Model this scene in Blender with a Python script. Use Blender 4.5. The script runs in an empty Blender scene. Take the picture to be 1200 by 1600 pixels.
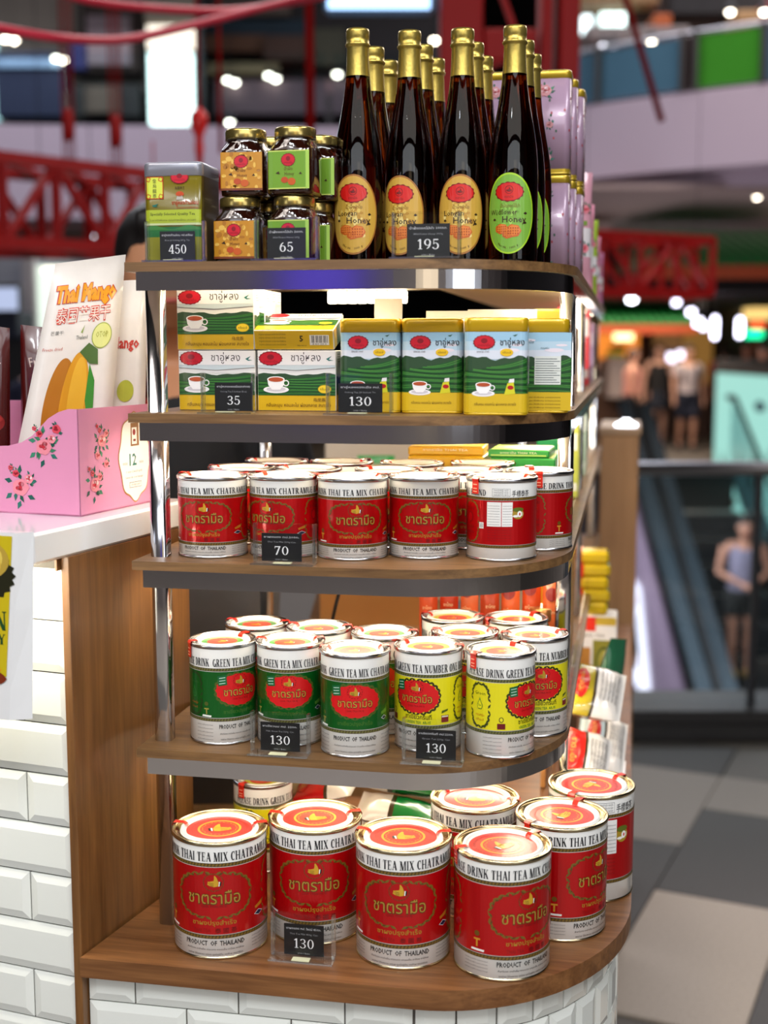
import bpy, bmesh, math, random
from mathutils import Vector, Matrix, noise
random.seed(7)
SC = bpy.context.scene
COL = SC.collection
PI = math.pi
R = math.radians
# ---------------------------------------------------------------- camera, world, lamps, exposure
K = 1.15                     # everything is drafted with the lens at the origin, then scaled by K and lifted onto the floor
EYE = 1.35                   # lens height above the floor before scaling
PITCH = R(7.29)
FPX = 2000.0
cam = bpy.data.cameras.new('camera')
camo = bpy.data.objects.new('camera', cam); COL.objects.link(camo)
camo.location = (0, 0, EYE * K); camo.rotation_euler = (PI / 2 - PITCH, 0, 0)
cam.sensor_fit = 'VERTICAL'; cam.sensor_height = 36.0; cam.lens = 36.0 * FPX / 1600.0
cam.clip_start = 0.05; cam.clip_end = 200
cam.dof.use_dof = True; cam.dof.focus_distance = 1.33 * K; cam.dof.aperture_fstop = 3.0
SC.camera = camo
wd = bpy.data.worlds.new('world'); SC.world = wd; wd.use_nodes = True
wd.node_tree.nodes['Background'].inputs[0].default_value = (0.62, 0.56, 0.66, 1)
wd.node_tree.nodes['Background'].inputs[1].default_value = 0.16
def area(name, loc, rot, sx, sy, power, col=(1, 1, 1)):
    l = bpy.data.lights.new(name, 'AREA'); l.shape = 'RECTANGLE'; l.size = sx * K; l.size_y = sy * K
    l.energy = power * K * K; l.color = col
    o = bpy.data.objects.new(name, l); COL.objects.link(o)
    o.location = Vector(loc) * K + Vector((0, 0, EYE * K)); o.rotation_euler = rot
    return o
# ceiling panels of the mall hall, over and behind the photographer
for x_, y_ in ((-1.25, -.55), (-.45, -.55), (.35, -.55), (-.85, -1.15), (-.05, -1.15), (.75, -1.15)):
    area('ceiling_panel_light', (x_, y_, 1.95), (R(28), 0, 0), .16, .34, 8.5, (0.93, 0.96, 1.0))
area('rear_fill_light', (-.4, -3.5, 1.75), (R(70), 0, 0), 5.5, 1.1, 46, (0.90, 0.95, 1.0))  # unseen fill added behind the lens to brighten the label fronts
area('rear_fill_light', (0, -2.4, 2.6), (R(0), 0, 0), 6, 2.2, 60, (1, 0.95, 0.9))  # unseen fill added to brighten the floor and wall mirrored in the steel
area('ceiling_panel_light', (1.6, 0.4, 2.2), (R(15), R(38), 0), 0.5, 1.4, 22, (0.95, 0.97, 1.0))
area('ceiling_panel_light', (-1.7, 0.3, 2.0), (R(10), R(-42), 0), 0.9, 0.9, 12, (1.0, 0.9, 0.82))
for x, y, z, sx, sy, p, c in [(3.5, 8, 3.6, 3, 5, 130, (1, .9, .85)), (2.6, 16.5, .58, 3.4, 2.2, 100, (1, .82, .66)), (4.2, 12.8, 1.22, 4.5, 2.6, 7, (1, .84, .74)), (2.2, 9.5, -.9, .8, 3.2, 40, (.95, .92, 1)), (5.5, 13.0, 3.6, 3, 2, 60, (1, .86, .7)), (-3.5, 14.2, 3.6, 5, 1.5, 55, (.95, .95, 1)),
                              (-3.0, 9, 5.2, 5, 4, 240, (.92, .93, 1)), (3.5, 12, 5.6, 5, 3, 240, (.96, .92, 1)),
                              (0.8, 5.0, 3.4, 1.5, 1.5, 36, (1, .95, .9))]:
    area('hall_ceiling_and_fill_light', (x, y, z), (0, 0, 0), sx, sy, p, c)  # ceiling lights; the walkway, canopy and void ones are unseen fills added
area('void_wall_fill', (1.05, 10.2, -1.3), (0, R(-90), 0), 1.6, 4.5, 60, (1, .93, .97))  # unseen fill added to brighten the lilac wall beside the escalator
area('soffit_bounce_fill', (4.0, 12.2, .75), (PI, 0, 0), 3.5, 1.2, 14, (1, .82, .74))  # upward fill added to stand in for floor bounce on the soffit
vs = SC.view_settings
SC.display_settings.display_device = 'sRGB'
vs.view_transform = 'Standard'; vs.look = 'None'; vs.gamma = 1; vs.use_curve_mapping = False
vs.exposure = 0.35
SC.cycles.max_bounces = 10; SC.cycles.transmission_bounces = 10; SC.cycles.transparent_max_bounces = 24
SC.cycles.caustics_reflective = False; SC.cycles.caustics_refractive = False
SC.cycles.sample_clamp_indirect = 6
# ---------------------------------------------------------------- materials
MATS = {}
def srgb(c):
    if isinstance(c, str):
        c = [int(c[i:i + 2], 16) / 255 for i in (0, 2, 4)]
    return tuple(x / 12.92 if x <= .04045 else ((x + .055) / 1.055) ** 2.4 for x in c)
def mat(name, col=(.5, .5, .5), rough=.5, metal=0, spec=None, coat=0, trans=0, ior=None, emit=None, es=1, alpha=None,
        vary=0, vscale=30, bump=0, bscale=200, sheen=0):
    if name in MATS: return MATS[name]
    m = bpy.data.materials.new(name); m.use_nodes = True
    nt = m.node_tree; b = nt.nodes['Principled BSDF']
    c = srgb(col)
    b.inputs['Base Color'].default_value = (*c, 1)
    b.inputs['Roughness'].default_value = rough; b.inputs['Metallic'].default_value = metal
    if spec is not None: b.inputs['Specular IOR Level'].default_value = spec
    b.inputs['Coat Weight'].default_value = coat; b.inputs['Coat Roughness'].default_value = .08
    b.inputs['Transmission Weight'].default_value = trans
    if ior: b.inputs['IOR'].default_value = ior
    if emit is not None:
        b.inputs['Emission Color'].default_value = (*srgb(emit), 1); b.inputs['Emission Strength'].default_value = es
    if vary or bump:
        tc = nt.nodes.new('ShaderNodeTexCoord')
        n = nt.nodes.new('ShaderNodeTexNoise'); n.inputs['Scale'].default_value = vscale; n.inputs['Detail'].default_value = 4
        nt.links.new(tc.outputs['Object'], n.inputs['Vector'])
    if vary:
        mx = nt.nodes.new('ShaderNodeMix'); mx.data_type = 'RGBA'
        mx.inputs[6].default_value = (*[x * (1 - vary) for x in c], 1); mx.inputs[7].default_value = (*[min(1, x * (1 + vary)) for x in c], 1)
        nt.links.new(n.outputs['Fac'], mx.inputs[0]); nt.links.new(mx.outputs[2], b.inputs['Base Color'])
    if bump:
        n2 = nt.nodes.new('ShaderNodeTexNoise'); n2.inputs['Scale'].default_value = bscale
        nt.links.new(tc.outputs['Object'], n2.inputs['Vector'])
        bp = nt.nodes.new('ShaderNodeBump'); bp.inputs['Strength'].default_value = bump; bp.inputs['Distance'].default_value = .001
        nt.links.new(n2.outputs['Fac'], bp.inputs['Height']); nt.links.new(bp.outputs['Normal'], b.inputs['Normal'])
    MATS[name] = m
    return m
def wood(name, c1, c2, axis=0, scale=1.0, rough=.45, coat=.15):
    if name in MATS: return MATS[name]
    m = bpy.data.materials.new(name); m.use_nodes = True; nt = m.node_tree; b = nt.nodes['Principled BSDF']
    tc = nt.nodes.new('ShaderNodeTexCoord'); mp = nt.nodes.new('ShaderNodeMapping')
    s = [60 * scale] * 3; s[axis] = 5 * scale; mp.inputs['Scale'].default_value = s
    nt.links.new(tc.outputs['Object'], mp.inputs['Vector'])
    n = nt.nodes.new('ShaderNodeTexNoise'); n.inputs['Scale'].default_value = 1.2; n.inputs['Detail'].default_value = 7; n.inputs['Roughness'].default_value = .62
    n.inputs['Distortion'].default_value = .6
    nt.links.new(mp.outputs[0], n.inputs['Vector'])
    mp2 = nt.nodes.new('ShaderNodeMapping'); s2 = [400 * scale] * 3; s2[axis] = 14 * scale; mp2.inputs['Scale'].default_value = s2
    nt.links.new(tc.outputs['Object'], mp2.inputs['Vector'])
    n2 = nt.nodes.new('ShaderNodeTexNoise'); n2.inputs['Scale'].default_value = 1; n2.inputs['Detail'].default_value = 3
    nt.links.new(mp2.outputs[0], n2.inputs['Vector'])
    ad = nt.nodes.new('ShaderNodeMath'); ad.operation = 'MULTIPLY_ADD'; ad.inputs[1].default_value = .35
    nt.links.new(n2.outputs['Fac'], ad.inputs[0]); nt.links.new(n.outputs['Fac'], ad.inputs[2])
    cr = nt.nodes.new('ShaderNodeValToRGB'); e = cr.color_ramp.elements
    e[0].position = .46; e[0].color = (*srgb(c1), 1); e[1].position = .86; e[1].color = (*srgb(c2), 1)
    nt.links.new(ad.outputs[0], cr.inputs[0]); nt.links.new(cr.outputs[0], b.inputs['Base Color'])
    b.inputs['Roughness'].default_value = rough; b.inputs['Coat Weight'].default_value = coat; b.inputs['Coat Roughness'].default_value = .3
    bp = nt.nodes.new('ShaderNodeBump'); bp.inputs['Strength'].default_value = .12; bp.inputs['Distance'].default_value = .001
    nt.links.new(ad.outputs[0], bp.inputs['Height']); nt.links.new(bp.outputs['Normal'], b.inputs['Normal'])
    MATS[name] = m
    return m
def clear(name, tint=(1, 1, 1), gloss=.06, rough=.02):
    """thin acrylic or window pane: mostly see-through with a fresnel sheen"""
    if name in MATS: return MATS[name]
    m = bpy.data.materials.new(name); m.use_nodes = True; nt = m.node_tree
    for x in list(nt.nodes): nt.nodes.remove(x)
    o = nt.nodes.new('ShaderNodeOutputMaterial'); t = nt.nodes.new('ShaderNodeBsdfTransparent'); g = nt.nodes.new('ShaderNodeBsdfGlossy')
    t.inputs[0].default_value = (*tint, 1); g.inputs['Roughness'].default_value = rough
    lw = nt.nodes.new('ShaderNodeLayerWeight'); lw.inputs[0].default_value = .25
    ma = nt.nodes.new('ShaderNodeMath'); ma.operation = 'MULTIPLY_ADD'; ma.inputs[1].default_value = .3; ma.inputs[2].default_value = gloss
    nt.links.new(lw.outputs['Fresnel'], ma.inputs[0])
    mx = nt.nodes.new('ShaderNodeMixShader'); nt.links.new(ma.outputs[0], mx.inputs[0])
    nt.links.new(t.outputs[0], mx.inputs[1]); nt.links.new(g.outputs[0], mx.inputs[2]); nt.links.new(mx.outputs[0], o.inputs[0])
    MATS[name] = m
    return m
def glow(name, col, strength):
    return mat(name, col=(.02, .02, .02), emit=col, es=strength)
def ink(hexcol, rough=.35, coat=.25):
    return mat('ink_' + hexcol + ('' if rough == .35 else '_%d' % int(rough * 100)), hexcol, rough=rough, coat=coat)
def foil(hexcol):
    return mat('foil_' + hexcol, hexcol, rough=.35, metal=.55)
# ---------------------------------------------------------------- mesh building
class MB:
    def __init__(s): s.v = []; s.f = []; s.m = []; s.sm = []
    def add(s, vs, fs, mi=0, smooth=False):
        b = len(s.v); s.v += [tuple(p) for p in vs]
        for f in fs: s.f.append([b + i for i in f]); s.m.append(mi); s.sm.append(smooth)
        return s
    def box(s, x0, x1, y0, y1, z0, z1, mi=0, ch=0):
        if ch <= 0:
            vs = [(x, y, z) for z in (z0, z1) for y in (y0, y1) for x in (x0, x1)]
            return s.add(vs, [(0, 2, 3, 1), (4, 5, 7, 6), (0, 1, 5, 4), (2, 6, 7, 3), (0, 4, 6, 2), (1, 3, 7, 5)], mi)
        vs = []; C = {}
        for i in (0, 1):
            for j in (0, 1):
                for k in (0, 1):
                    X, Y, Z = (x0, x1)[i], (y0, y1)[j], (z0, z1)[k]
                    dx, dy, dz = (ch if i == 0 else -ch), (ch if j == 0 else -ch), (ch if k == 0 else -ch)
                    C[i, j, k] = len(vs); vs += [(X, Y + dy, Z + dz), (X + dx, Y, Z + dz), (X + dx, Y + dy, Z)]
        F = []
        for k, o in ((0, (2, 2, 2, 2)),): pass
        def q(a, ax): return [C[p] + ax for p in a]
        F.append(q([(0, 0, 0), (0, 0, 1), (0, 1, 1), (0, 1, 0)], 0)); F.append(q([(1, 0, 0), (1, 1, 0), (1, 1, 1), (1, 0, 1)], 0))
        F.append(q([(0, 0, 0), (1, 0, 0), (1, 0, 1), (0, 0, 1)], 1)); F.append(q([(0, 1, 0), (0, 1, 1), (1, 1, 1), (1, 1, 0)], 1))
        F.append(q([(0, 0, 0), (0, 1, 0), (1, 1, 0), (1, 0, 0)], 2)); F.append(q([(0, 0, 1), (1, 0, 1), (1, 1, 1), (0, 1, 1)], 2))
        for a in (0, 1):
            for b_ in (0, 1):
                p, q2 = C[a, b_, 0], C[a, b_, 1]; F.append([p, p + 1, q2 + 1, q2])
                p, q2 = C[a, 0, b_], C[a, 1, b_]; F.append([p, p + 2, q2 + 2, q2])
                p, q2 = C[0, a, b_], C[1, a, b_]; F.append([p + 1, p + 2, q2 + 2, q2 + 1])
        for c in C.values(): F.append([c, c + 1, c + 2])
        return s.add(vs, F, mi)
    def lathe(s, prof, n=48, mi=0, smooth=True, mis=None, cap0=True, cap1=True, squash=None):
        """prof: list of (r, z) bottom to top"""
        vs = []
        for r, z in prof:
            for i in range(n):
                a = 2 * PI * i / n
                x, y = math.cos(a), math.sin(a)
                if squash:
                    k = squash(a, z); x *= k; y *= k
                vs.append((r * x, r * y, z))
        b = len(s.v); s.v += vs
        for j in range(len(prof) - 1):
            for i in range(n):
                i2 = (i + 1) % n
                s.f.append([b + j * n + i, b + j * n + i2, b + (j + 1) * n + i2, b + (j + 1) * n + i])
                s.m.append(mis[j] if mis else mi); s.sm.append(smooth)
        if cap0 and prof[0][0] > 1e-6: s.f.append([b + i for i in range(n)][::-1]); s.m.append(mis[0] if mis else mi); s.sm.append(False)
        if cap1 and prof[-1][0] > 1e-6: s.f.append([b + (len(prof) - 1) * n + i for i in range(n)]); s.m.append(mis[-1] if mis else mi); s.sm.append(False)
        return s
    def prism(s, poly, z0, z1, mi=0, smooth=False, top=True, bot=True, mtop=None):
        n = len(poly); b = len(s.v)
        s.v += [(x, y, z0) for x, y in poly] + [(x, y, z1) for x, y in poly]
        for i in range(n):
            j = (i + 1) % n; s.f.append([b + i, b + j, b + n + j, b + n + i]); s.m.append(mi); s.sm.append(smooth)
        if bot: s.f.append([b + i for i in range(n)][::-1]); s.m.append(mi); s.sm.append(False)
        if top: s.f.append([b + n + i for i in range(n)]); s.m.append(mi if mtop is None else mtop); s.sm.append(False)
        return s
    def loft(s, rings, mi=0, smooth=True, cap=True, closed=True):
        n = len(rings[0]); b = len(s.v)
        for r in rings: s.v += [tuple(p) for p in r]
        for j in range(len(rings) - 1):
            for i in range(n if closed else n - 1):
                i2 = (i + 1) % n
                s.f.append([b + j * n + i, b + j * n + i2, b + (j + 1) * n + i2, b + (j + 1) * n + i]); s.m.append(mi); s.sm.append(smooth)
        if cap and closed:
            s.f.append([b + i for i in range(n)][::-1]); s.m.append(mi); s.sm.append(False)
            s.f.append([b + (len(rings) - 1) * n + i for i in range(n)]); s.m.append(mi); s.sm.append(False)
        return s
    def tube(s, pts, r, n=10, mi=0, cap=True):
        pts = [Vector(p) for p in pts]; rs = r if isinstance(r, (list, tuple)) else [r] * len(pts)
        rings = []; up = None
        for i, p in enumerate(pts):
            t = (pts[min(i + 1, len(pts) - 1)] - pts[max(i - 1, 0)]).normalized()
            if up is None:
                up = Vector((0, 0, 1)) if abs(t.z) < .9 else Vector((1, 0, 0))
            a = t.cross(up).normalized(); up = a.cross(t).normalized()
            rings.append([p + (a * math.cos(2 * PI * k / n) + up * math.sin(2 * PI * k / n)) * rs[i] for k in range(n)])
        return s.loft(rings, mi, True, cap)
    def beam(s, p, q, w, h=None, mi=0):
        """square bar from p to q"""
        h = h or w; p = Vector(p); q = Vector(q); t = (q - p).normalized()
        up = Vector((0, 0, 1)) if abs(t.z) < .95 else Vector((0, 1, 0))
        a = t.cross(up).normalized(); u = a.cross(t).normalized()
        c = [(-1, -1), (1, -1), (1, 1), (-1, 1)]
        return s.loft([[e + a * (i * w / 2) + u * (j * h / 2) for i, j in c] for e in (p, q)], mi, False)
    def xf(s, M, start=0):
        for i in range(start, len(s.v)): s.v[i] = tuple(M @ Vector(s.v[i]))
        return s
    def mesh(s, name, mats):
        me = bpy.data.meshes.new(name); me.from_pydata(s.v, [], s.f)
        for m in (mats if isinstance(mats, (list, tuple)) else [mats]): me.materials.append(m)
        me.polygons.foreach_set('material_index', s.m); me.polygons.foreach_set('use_smooth', s.sm)
        me.update()
        return me
    def build(s, name, mats, parent=None, loc=(0, 0, 0), rz=0, fixn=False):
        me = s.mesh(name, mats)
        if fixn:
            bm = bmesh.new(); bm.from_mesh(me); bmesh.ops.recalc_face_normals(bm, faces=bm.faces); bm.to_mesh(me); bm.free()
        return obj(name, me, parent, loc, rz)
def obj(name, me, parent=None, loc=(0, 0, 0), rz=0):
    o = bpy.data.objects.new(name, me); COL.objects.link(o)
    if parent is not None: o.parent = parent
    o.location = loc; o.rotation_euler = (0, 0, rz)
    return o
def tag(o, label=None, cat=None, group=None, kind=None):
    if label: o['label'] = label
    if cat: o['category'] = cat
    if group: o['group'] = group
    if kind: o['kind'] = kind
    return o
def empty(name, loc=(0, 0, 0), rz=0, label=None, cat=None, group=None):
    o = bpy.data.objects.new(name, None); COL.objects.link(o); o.empty_display_size = .02
    o.location = loc; o.rotation_euler = (0, 0, rz)
    return tag(o, label, cat, group)
def copy_tree(o, parent=None):
    c = o.copy(); COL.objects.link(c)
    if parent is not None: c.parent = parent
    for ch in list(o.children): copy_tree(ch, c)
    return c
USED = set()
def place(proto, loc, rz, label, group=None, rot=None):
    o = proto if proto.name not in USED else copy_tree(proto)
    if o is proto: USED.add(proto.name)
    o.location = loc; o.rotation_euler = rot if rot else (0, 0, rz); o['label'] = label
    if group: o['group'] = group
    return o
# frames: the rack (s along its front, d into its depth) and the neighbouring counter (a, b)
AR = R(10.8); OR = (-.242, 1.294)
AL = R(20.5); OL = (-.3051, 1.2227)
def U(s, d, z): return (OR[0] + s * math.cos(AR) + d * math.sin(AR), OR[1] - s * math.sin(AR) + d * math.cos(AR), z)
def L(a, b, z): return (OL[0] + a * math.cos(AL) + b * math.sin(AL), OL[1] - a * math.sin(AL) + b * math.cos(AL), z)
def at(px, py, Y):
    """the point seen at a pixel of the 1200 x 1600 photograph, at forward distance Y"""
    u = (px - 600) / FPX; v = (py - 800) / FPX
    t = Y / (math.cos(PITCH) - v * math.sin(PITCH))
    return Vector((u * t, Y, -(v * math.cos(PITCH) + math.sin(PITCH)) * t))
def rrect(w, d, r, n=4, cx=0, cy=0):
    out = []
    for qx, qy, a0 in ((1, -1, -90), (1, 1, 0), (-1, 1, 90), (-1, -1, 180)):
        for i in range(n + 1):
            a = R(a0 + 90 * i / n); out.append((cx + qx * (w / 2 - r) + r * math.cos(a), cy + qy * (d / 2 - r) + r * math.sin(a)))
    return out
# ---------------------------------------------------------------- flat print: lettering, emblems, label art
TXT = {}
def sans(body, bold=0.0):
    key = (body, bold)
    if key in TXT: return TXT[key]
    c = bpy.data.curves.new('lettering', 'FONT'); c.body = body; c.resolution_u = 1; c.offset = bold
    o = bpy.data.objects.new('lettering', c); COL.objects.link(o)
    dg = bpy.context.evaluated_depsgraph_get(); dg.update()
    me = bpy.data.meshes.new_from_object(o.evaluated_get(dg))
    out = [[(me.vertices[i].co.x, me.vertices[i].co.y) for i in p.vertices] for p in me.polygons]
    bpy.data.objects.remove(o); bpy.data.curves.remove(c); bpy.data.meshes.remove(me)
    TXT[key] = out
    return out
def _arc(cx, cy, rx, ry, a0, a1, tx, ty, n=10):
    out = []
    for i in range(n):
        p = []
        for k, rr in ((i, 0), (i + 1, 0), (i + 1, 1), (i, 1)):
            a = R(a0 + (a1 - a0) * k / n)
            p.append((cx + (rx - rr * tx) * math.cos(a), cy + (ry - rr * ty) * math.sin(a)))
        out.append(p)
    return out
def _r(x0, x1, y0, y1): return [[(x0, y0), (x1, y0), (x1, y1), (x0, y1)]]
def _V(x, w=.19, y0=0, y1=1, s=.16, top=True, bot=True):
    o = _r(x - w / 2, x + w / 2, y0, y1)
    if bot: o += _r(x - s, x + s, y0, y0 + .055)
    if top: o += _r(x - s, x + s, y1 - .055, y1)
    return o
def _D(x0, y0, x1, y1, w): return [[(x0 - w / 2, y0), (x0 + w / 2, y0), (x1 + w / 2, y1), (x1 - w / 2, y1)]]
T_, N_ = .235, .085
GL = {
 'A': (.84, _D(.14, 0, .42, 1, N_) + _D(.7, 0, .42, 1, T_) + _r(.24, .6, .3, .36) + _r(.02, .26, 0, .05) + _r(.54, .84, 0, .05)),
 'B': (.76, _V(.18) + _arc(.36, .75, .3, .25, -90, 90, T_, N_) + _arc(.36, .27, .36, .27, -90, 90, T_, N_) + _r(.18, .4, .93, 1) + _r(.18, .4, .47, .53) + _r(.18, .4, 0, .06)),
 'C': (.76, _arc(.42, .5, .38, .5, 52, 308, T_, N_) + _r(.62, .68, .66, 1)),
 'D': (.84, _V(.18) + _arc(.36, .5, .42, .5, -90, 90, T_, N_) + _r(.18, .38, .93, 1) + _r(.18, .38, 0, .07)),
 'E': (.7, _V(.18) + _r(.18, .62, .94, 1) + _r(.18, .64, 0, .06) + _r(.18, .5, .48, .54) + _r(.57, .62, .76, 1) + _r(.6, .65, 0, .26) + _r(.46, .5, .38, .64)),
 'G': (.84, _arc(.42, .5, .38, .5, 50, 310, T_, N_) + _V(.68, T_, 0, .42, .16, True, False)),
 'H': (.9, _V(.18) + _V(.72) + _r(.18, .72, .47, .53)), 'I': (.36, _V(.18)),
 'K': (.86, _V(.18) + _D(.26, .4, .68, 1, N_) + _D(.72, 0, .4, .6, T_) + _r(.56, .86, 0, .05) + _r(.54, .8, .95, 1)),
 'L': (.7, _V(.18) + _r(.18, .64, 0, .06) + _r(.6, .65, 0, .28)),
 'M': (1.06, _V(.14, N_) + _D(.5, 0, .2, 1, T_) + _D(.5, 0, .8, 1, N_) + _V(.88)),
 'N': (.88, _V(.14, N_) + _D(.68, 0, .2, 1, T_) + _V(.72, N_, 0, 1, .14, True, False)),
 'O': (.84, _arc(.42, .5, .39, .5, 0, 360, T_, N_, 20)),
 'P': (.72, _V(.18) + _arc(.36, .72, .32, .28, -90, 90, T_, N_) + _r(.18, .38, .93, 1) + _r(.18, .38, .44, .5)),
 'R': (.84, _V(.18) + _arc(.36, .74, .32, .26, -90, 90, T_, N_) + _r(.18, .38, .93, 1) + _r(.18, .38, .48, .54) + _D(.68, 0, .42, .5, T_) + _r(.56, .84, 0, .05)),
 'S': (.66, _arc(.33, .74, .26, .26, 30, 265, .15, N_, 9) + _arc(.33, .26, .28, .27, -150, 88, .16, N_, 9) + _D(.46, .36, .2, .66, .2) + _r(.54, .59, .68, .96) + _r(.05, .1, .04, .32)),
 'T': (.78, _V(.39, T_, 0, 1, .17, False) + _r(.05, .73, .94, 1) + _r(.05, .1, .72, 1) + _r(.68, .73, .72, 1)),
 'U': (.86, _V(.2, T_, .3, 1, .17, True, False) + _V(.7, N_, .3, 1, .14, True, False) + _arc(.42, .32, .32, .32, 180, 360, T_ * .8, N_)),
 'X': (.84, _D(.68, 0, .18, 1, T_) + _D(.16, 0, .66, 1, N_) + _r(0, .3, 0, .05) + _r(.54, .84, 0, .05) + _r(.02, .34, .95, 1) + _r(.54, .8, .95, 1)),
 'Y': (.84, _V(.42, T_, 0, .5, .17, False) + _D(.42, .45, .16, 1, T_) + _D(.44, .45, .7, 1, N_) + _r(0, .32, .95, 1) + _r(.56, .84, .95, 1)),
 '0': (.66, _arc(.33, .5, .29, .5, 0, 360, .13, .05, 20)),
 '1': (.5, _V(.27, .13, 0, 1, .17, False) + _D(.08, .82, .24, .98, .1) + _r(.08, .27, .8, .86)),
 '3': (.64, _arc(.3, .75, .26, .25, -80, 160, .13, .055) + _arc(.29, .26, .3, .27, -160, 85, .13, .055) + _r(.2, .34, .49, .55)),
 '4': (.68, _V(.46, .13, 0, 1, .16, False) + _D(.06, .28, .44, 1, .08) + _r(.02, .64, .24, .31)),
 '5': (.64, _arc(.29, .32, .3, .33, -155, 125, .13, .055, 12) + _r(.12, .17, .5, .98) + _r(.12, .52, .9, 1)),
 '6': (.66, _arc(.33, .32, .29, .33, 0, 360, .13, .055, 16) + _arc(.52, .36, .48, .64, 108, 185, .13, .05)),
 '7': (.62, _D(.2, 0, .5, .95, .13) + _r(.05, .57, .9, 1) + _r(.05, .1, .74, 1)),
 '9': (.66, _arc(.33, .68, .29, .33, 0, 360, .13, .055, 16) + _arc(.14, .64, .48, .64, -72, 5, .13, .05)),
 ' ': (.34, []),
}
def serif(body, gap=.05):
    key = ('serif', body, gap)
    if key in TXT: return TXT[key]
    x = 0; out = []
    for ch in body:
        w, ps = GL.get(ch, GL[' '])
        for p in ps: out.append([(x + a, b) for a, b in p])
        x += w + gap
    TXT[key] = out
    return out
def bounds(ps):
    xs = [p[0] for q in ps for p in q]; ys = [p[1] for q in ps for p in q]
    return min(xs), max(xs), min(ys), max(ys)
def _cut(poly, u, keep_less):
    out = []
    for i in range(len(poly)):
        a, b = poly[i], poly[(i + 1) % len(poly)]
        ia = (a[0] <= u) == keep_less; ib = (b[0] <= u) == keep_less
        if ia: out.append(a)
        if ia != ib:
            t = (u - a[0]) / (b[0] - a[0]); out.append((u, a[1] + t * (b[1] - a[1])))
    return out
HAND = [  # fist with a raised thumb and a cuff, unit box, convex pieces: (ink, polygon)
 ('g', [(.10, .30), (.46, .20), (.70, .24), (.74, .56), (.46, .62), (.16, .56)]),
 ('g', [(.42, .56), (.72, .54), (.66, .76), (.56, .92), (.50, .98), (.46, .92), (.46, .74)]),
 ('g', [(.02, .36), (.14, .30), (.16, .40), (.04, .46)]), ('g', [(.03, .50), (.16, .42), (.18, .54), (.08, .58)]),
 ('k', [(.16, .38), (.44, .34), (.44, .36), (.16, .40)]), ('k', [(.15, .47), (.44, .43), (.44, .45), (.15, .49)]),
 ('k', [(.20, .30), (.44, .26), (.44, .28), (.20, .32)]),
 ('w', [(.74, .24), (.80, .25), (.84, .55), (.77, .56)]), ('k', [(.80, .25), (.90, .28), (.93, .54), (.84, .55)]),
]
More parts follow.
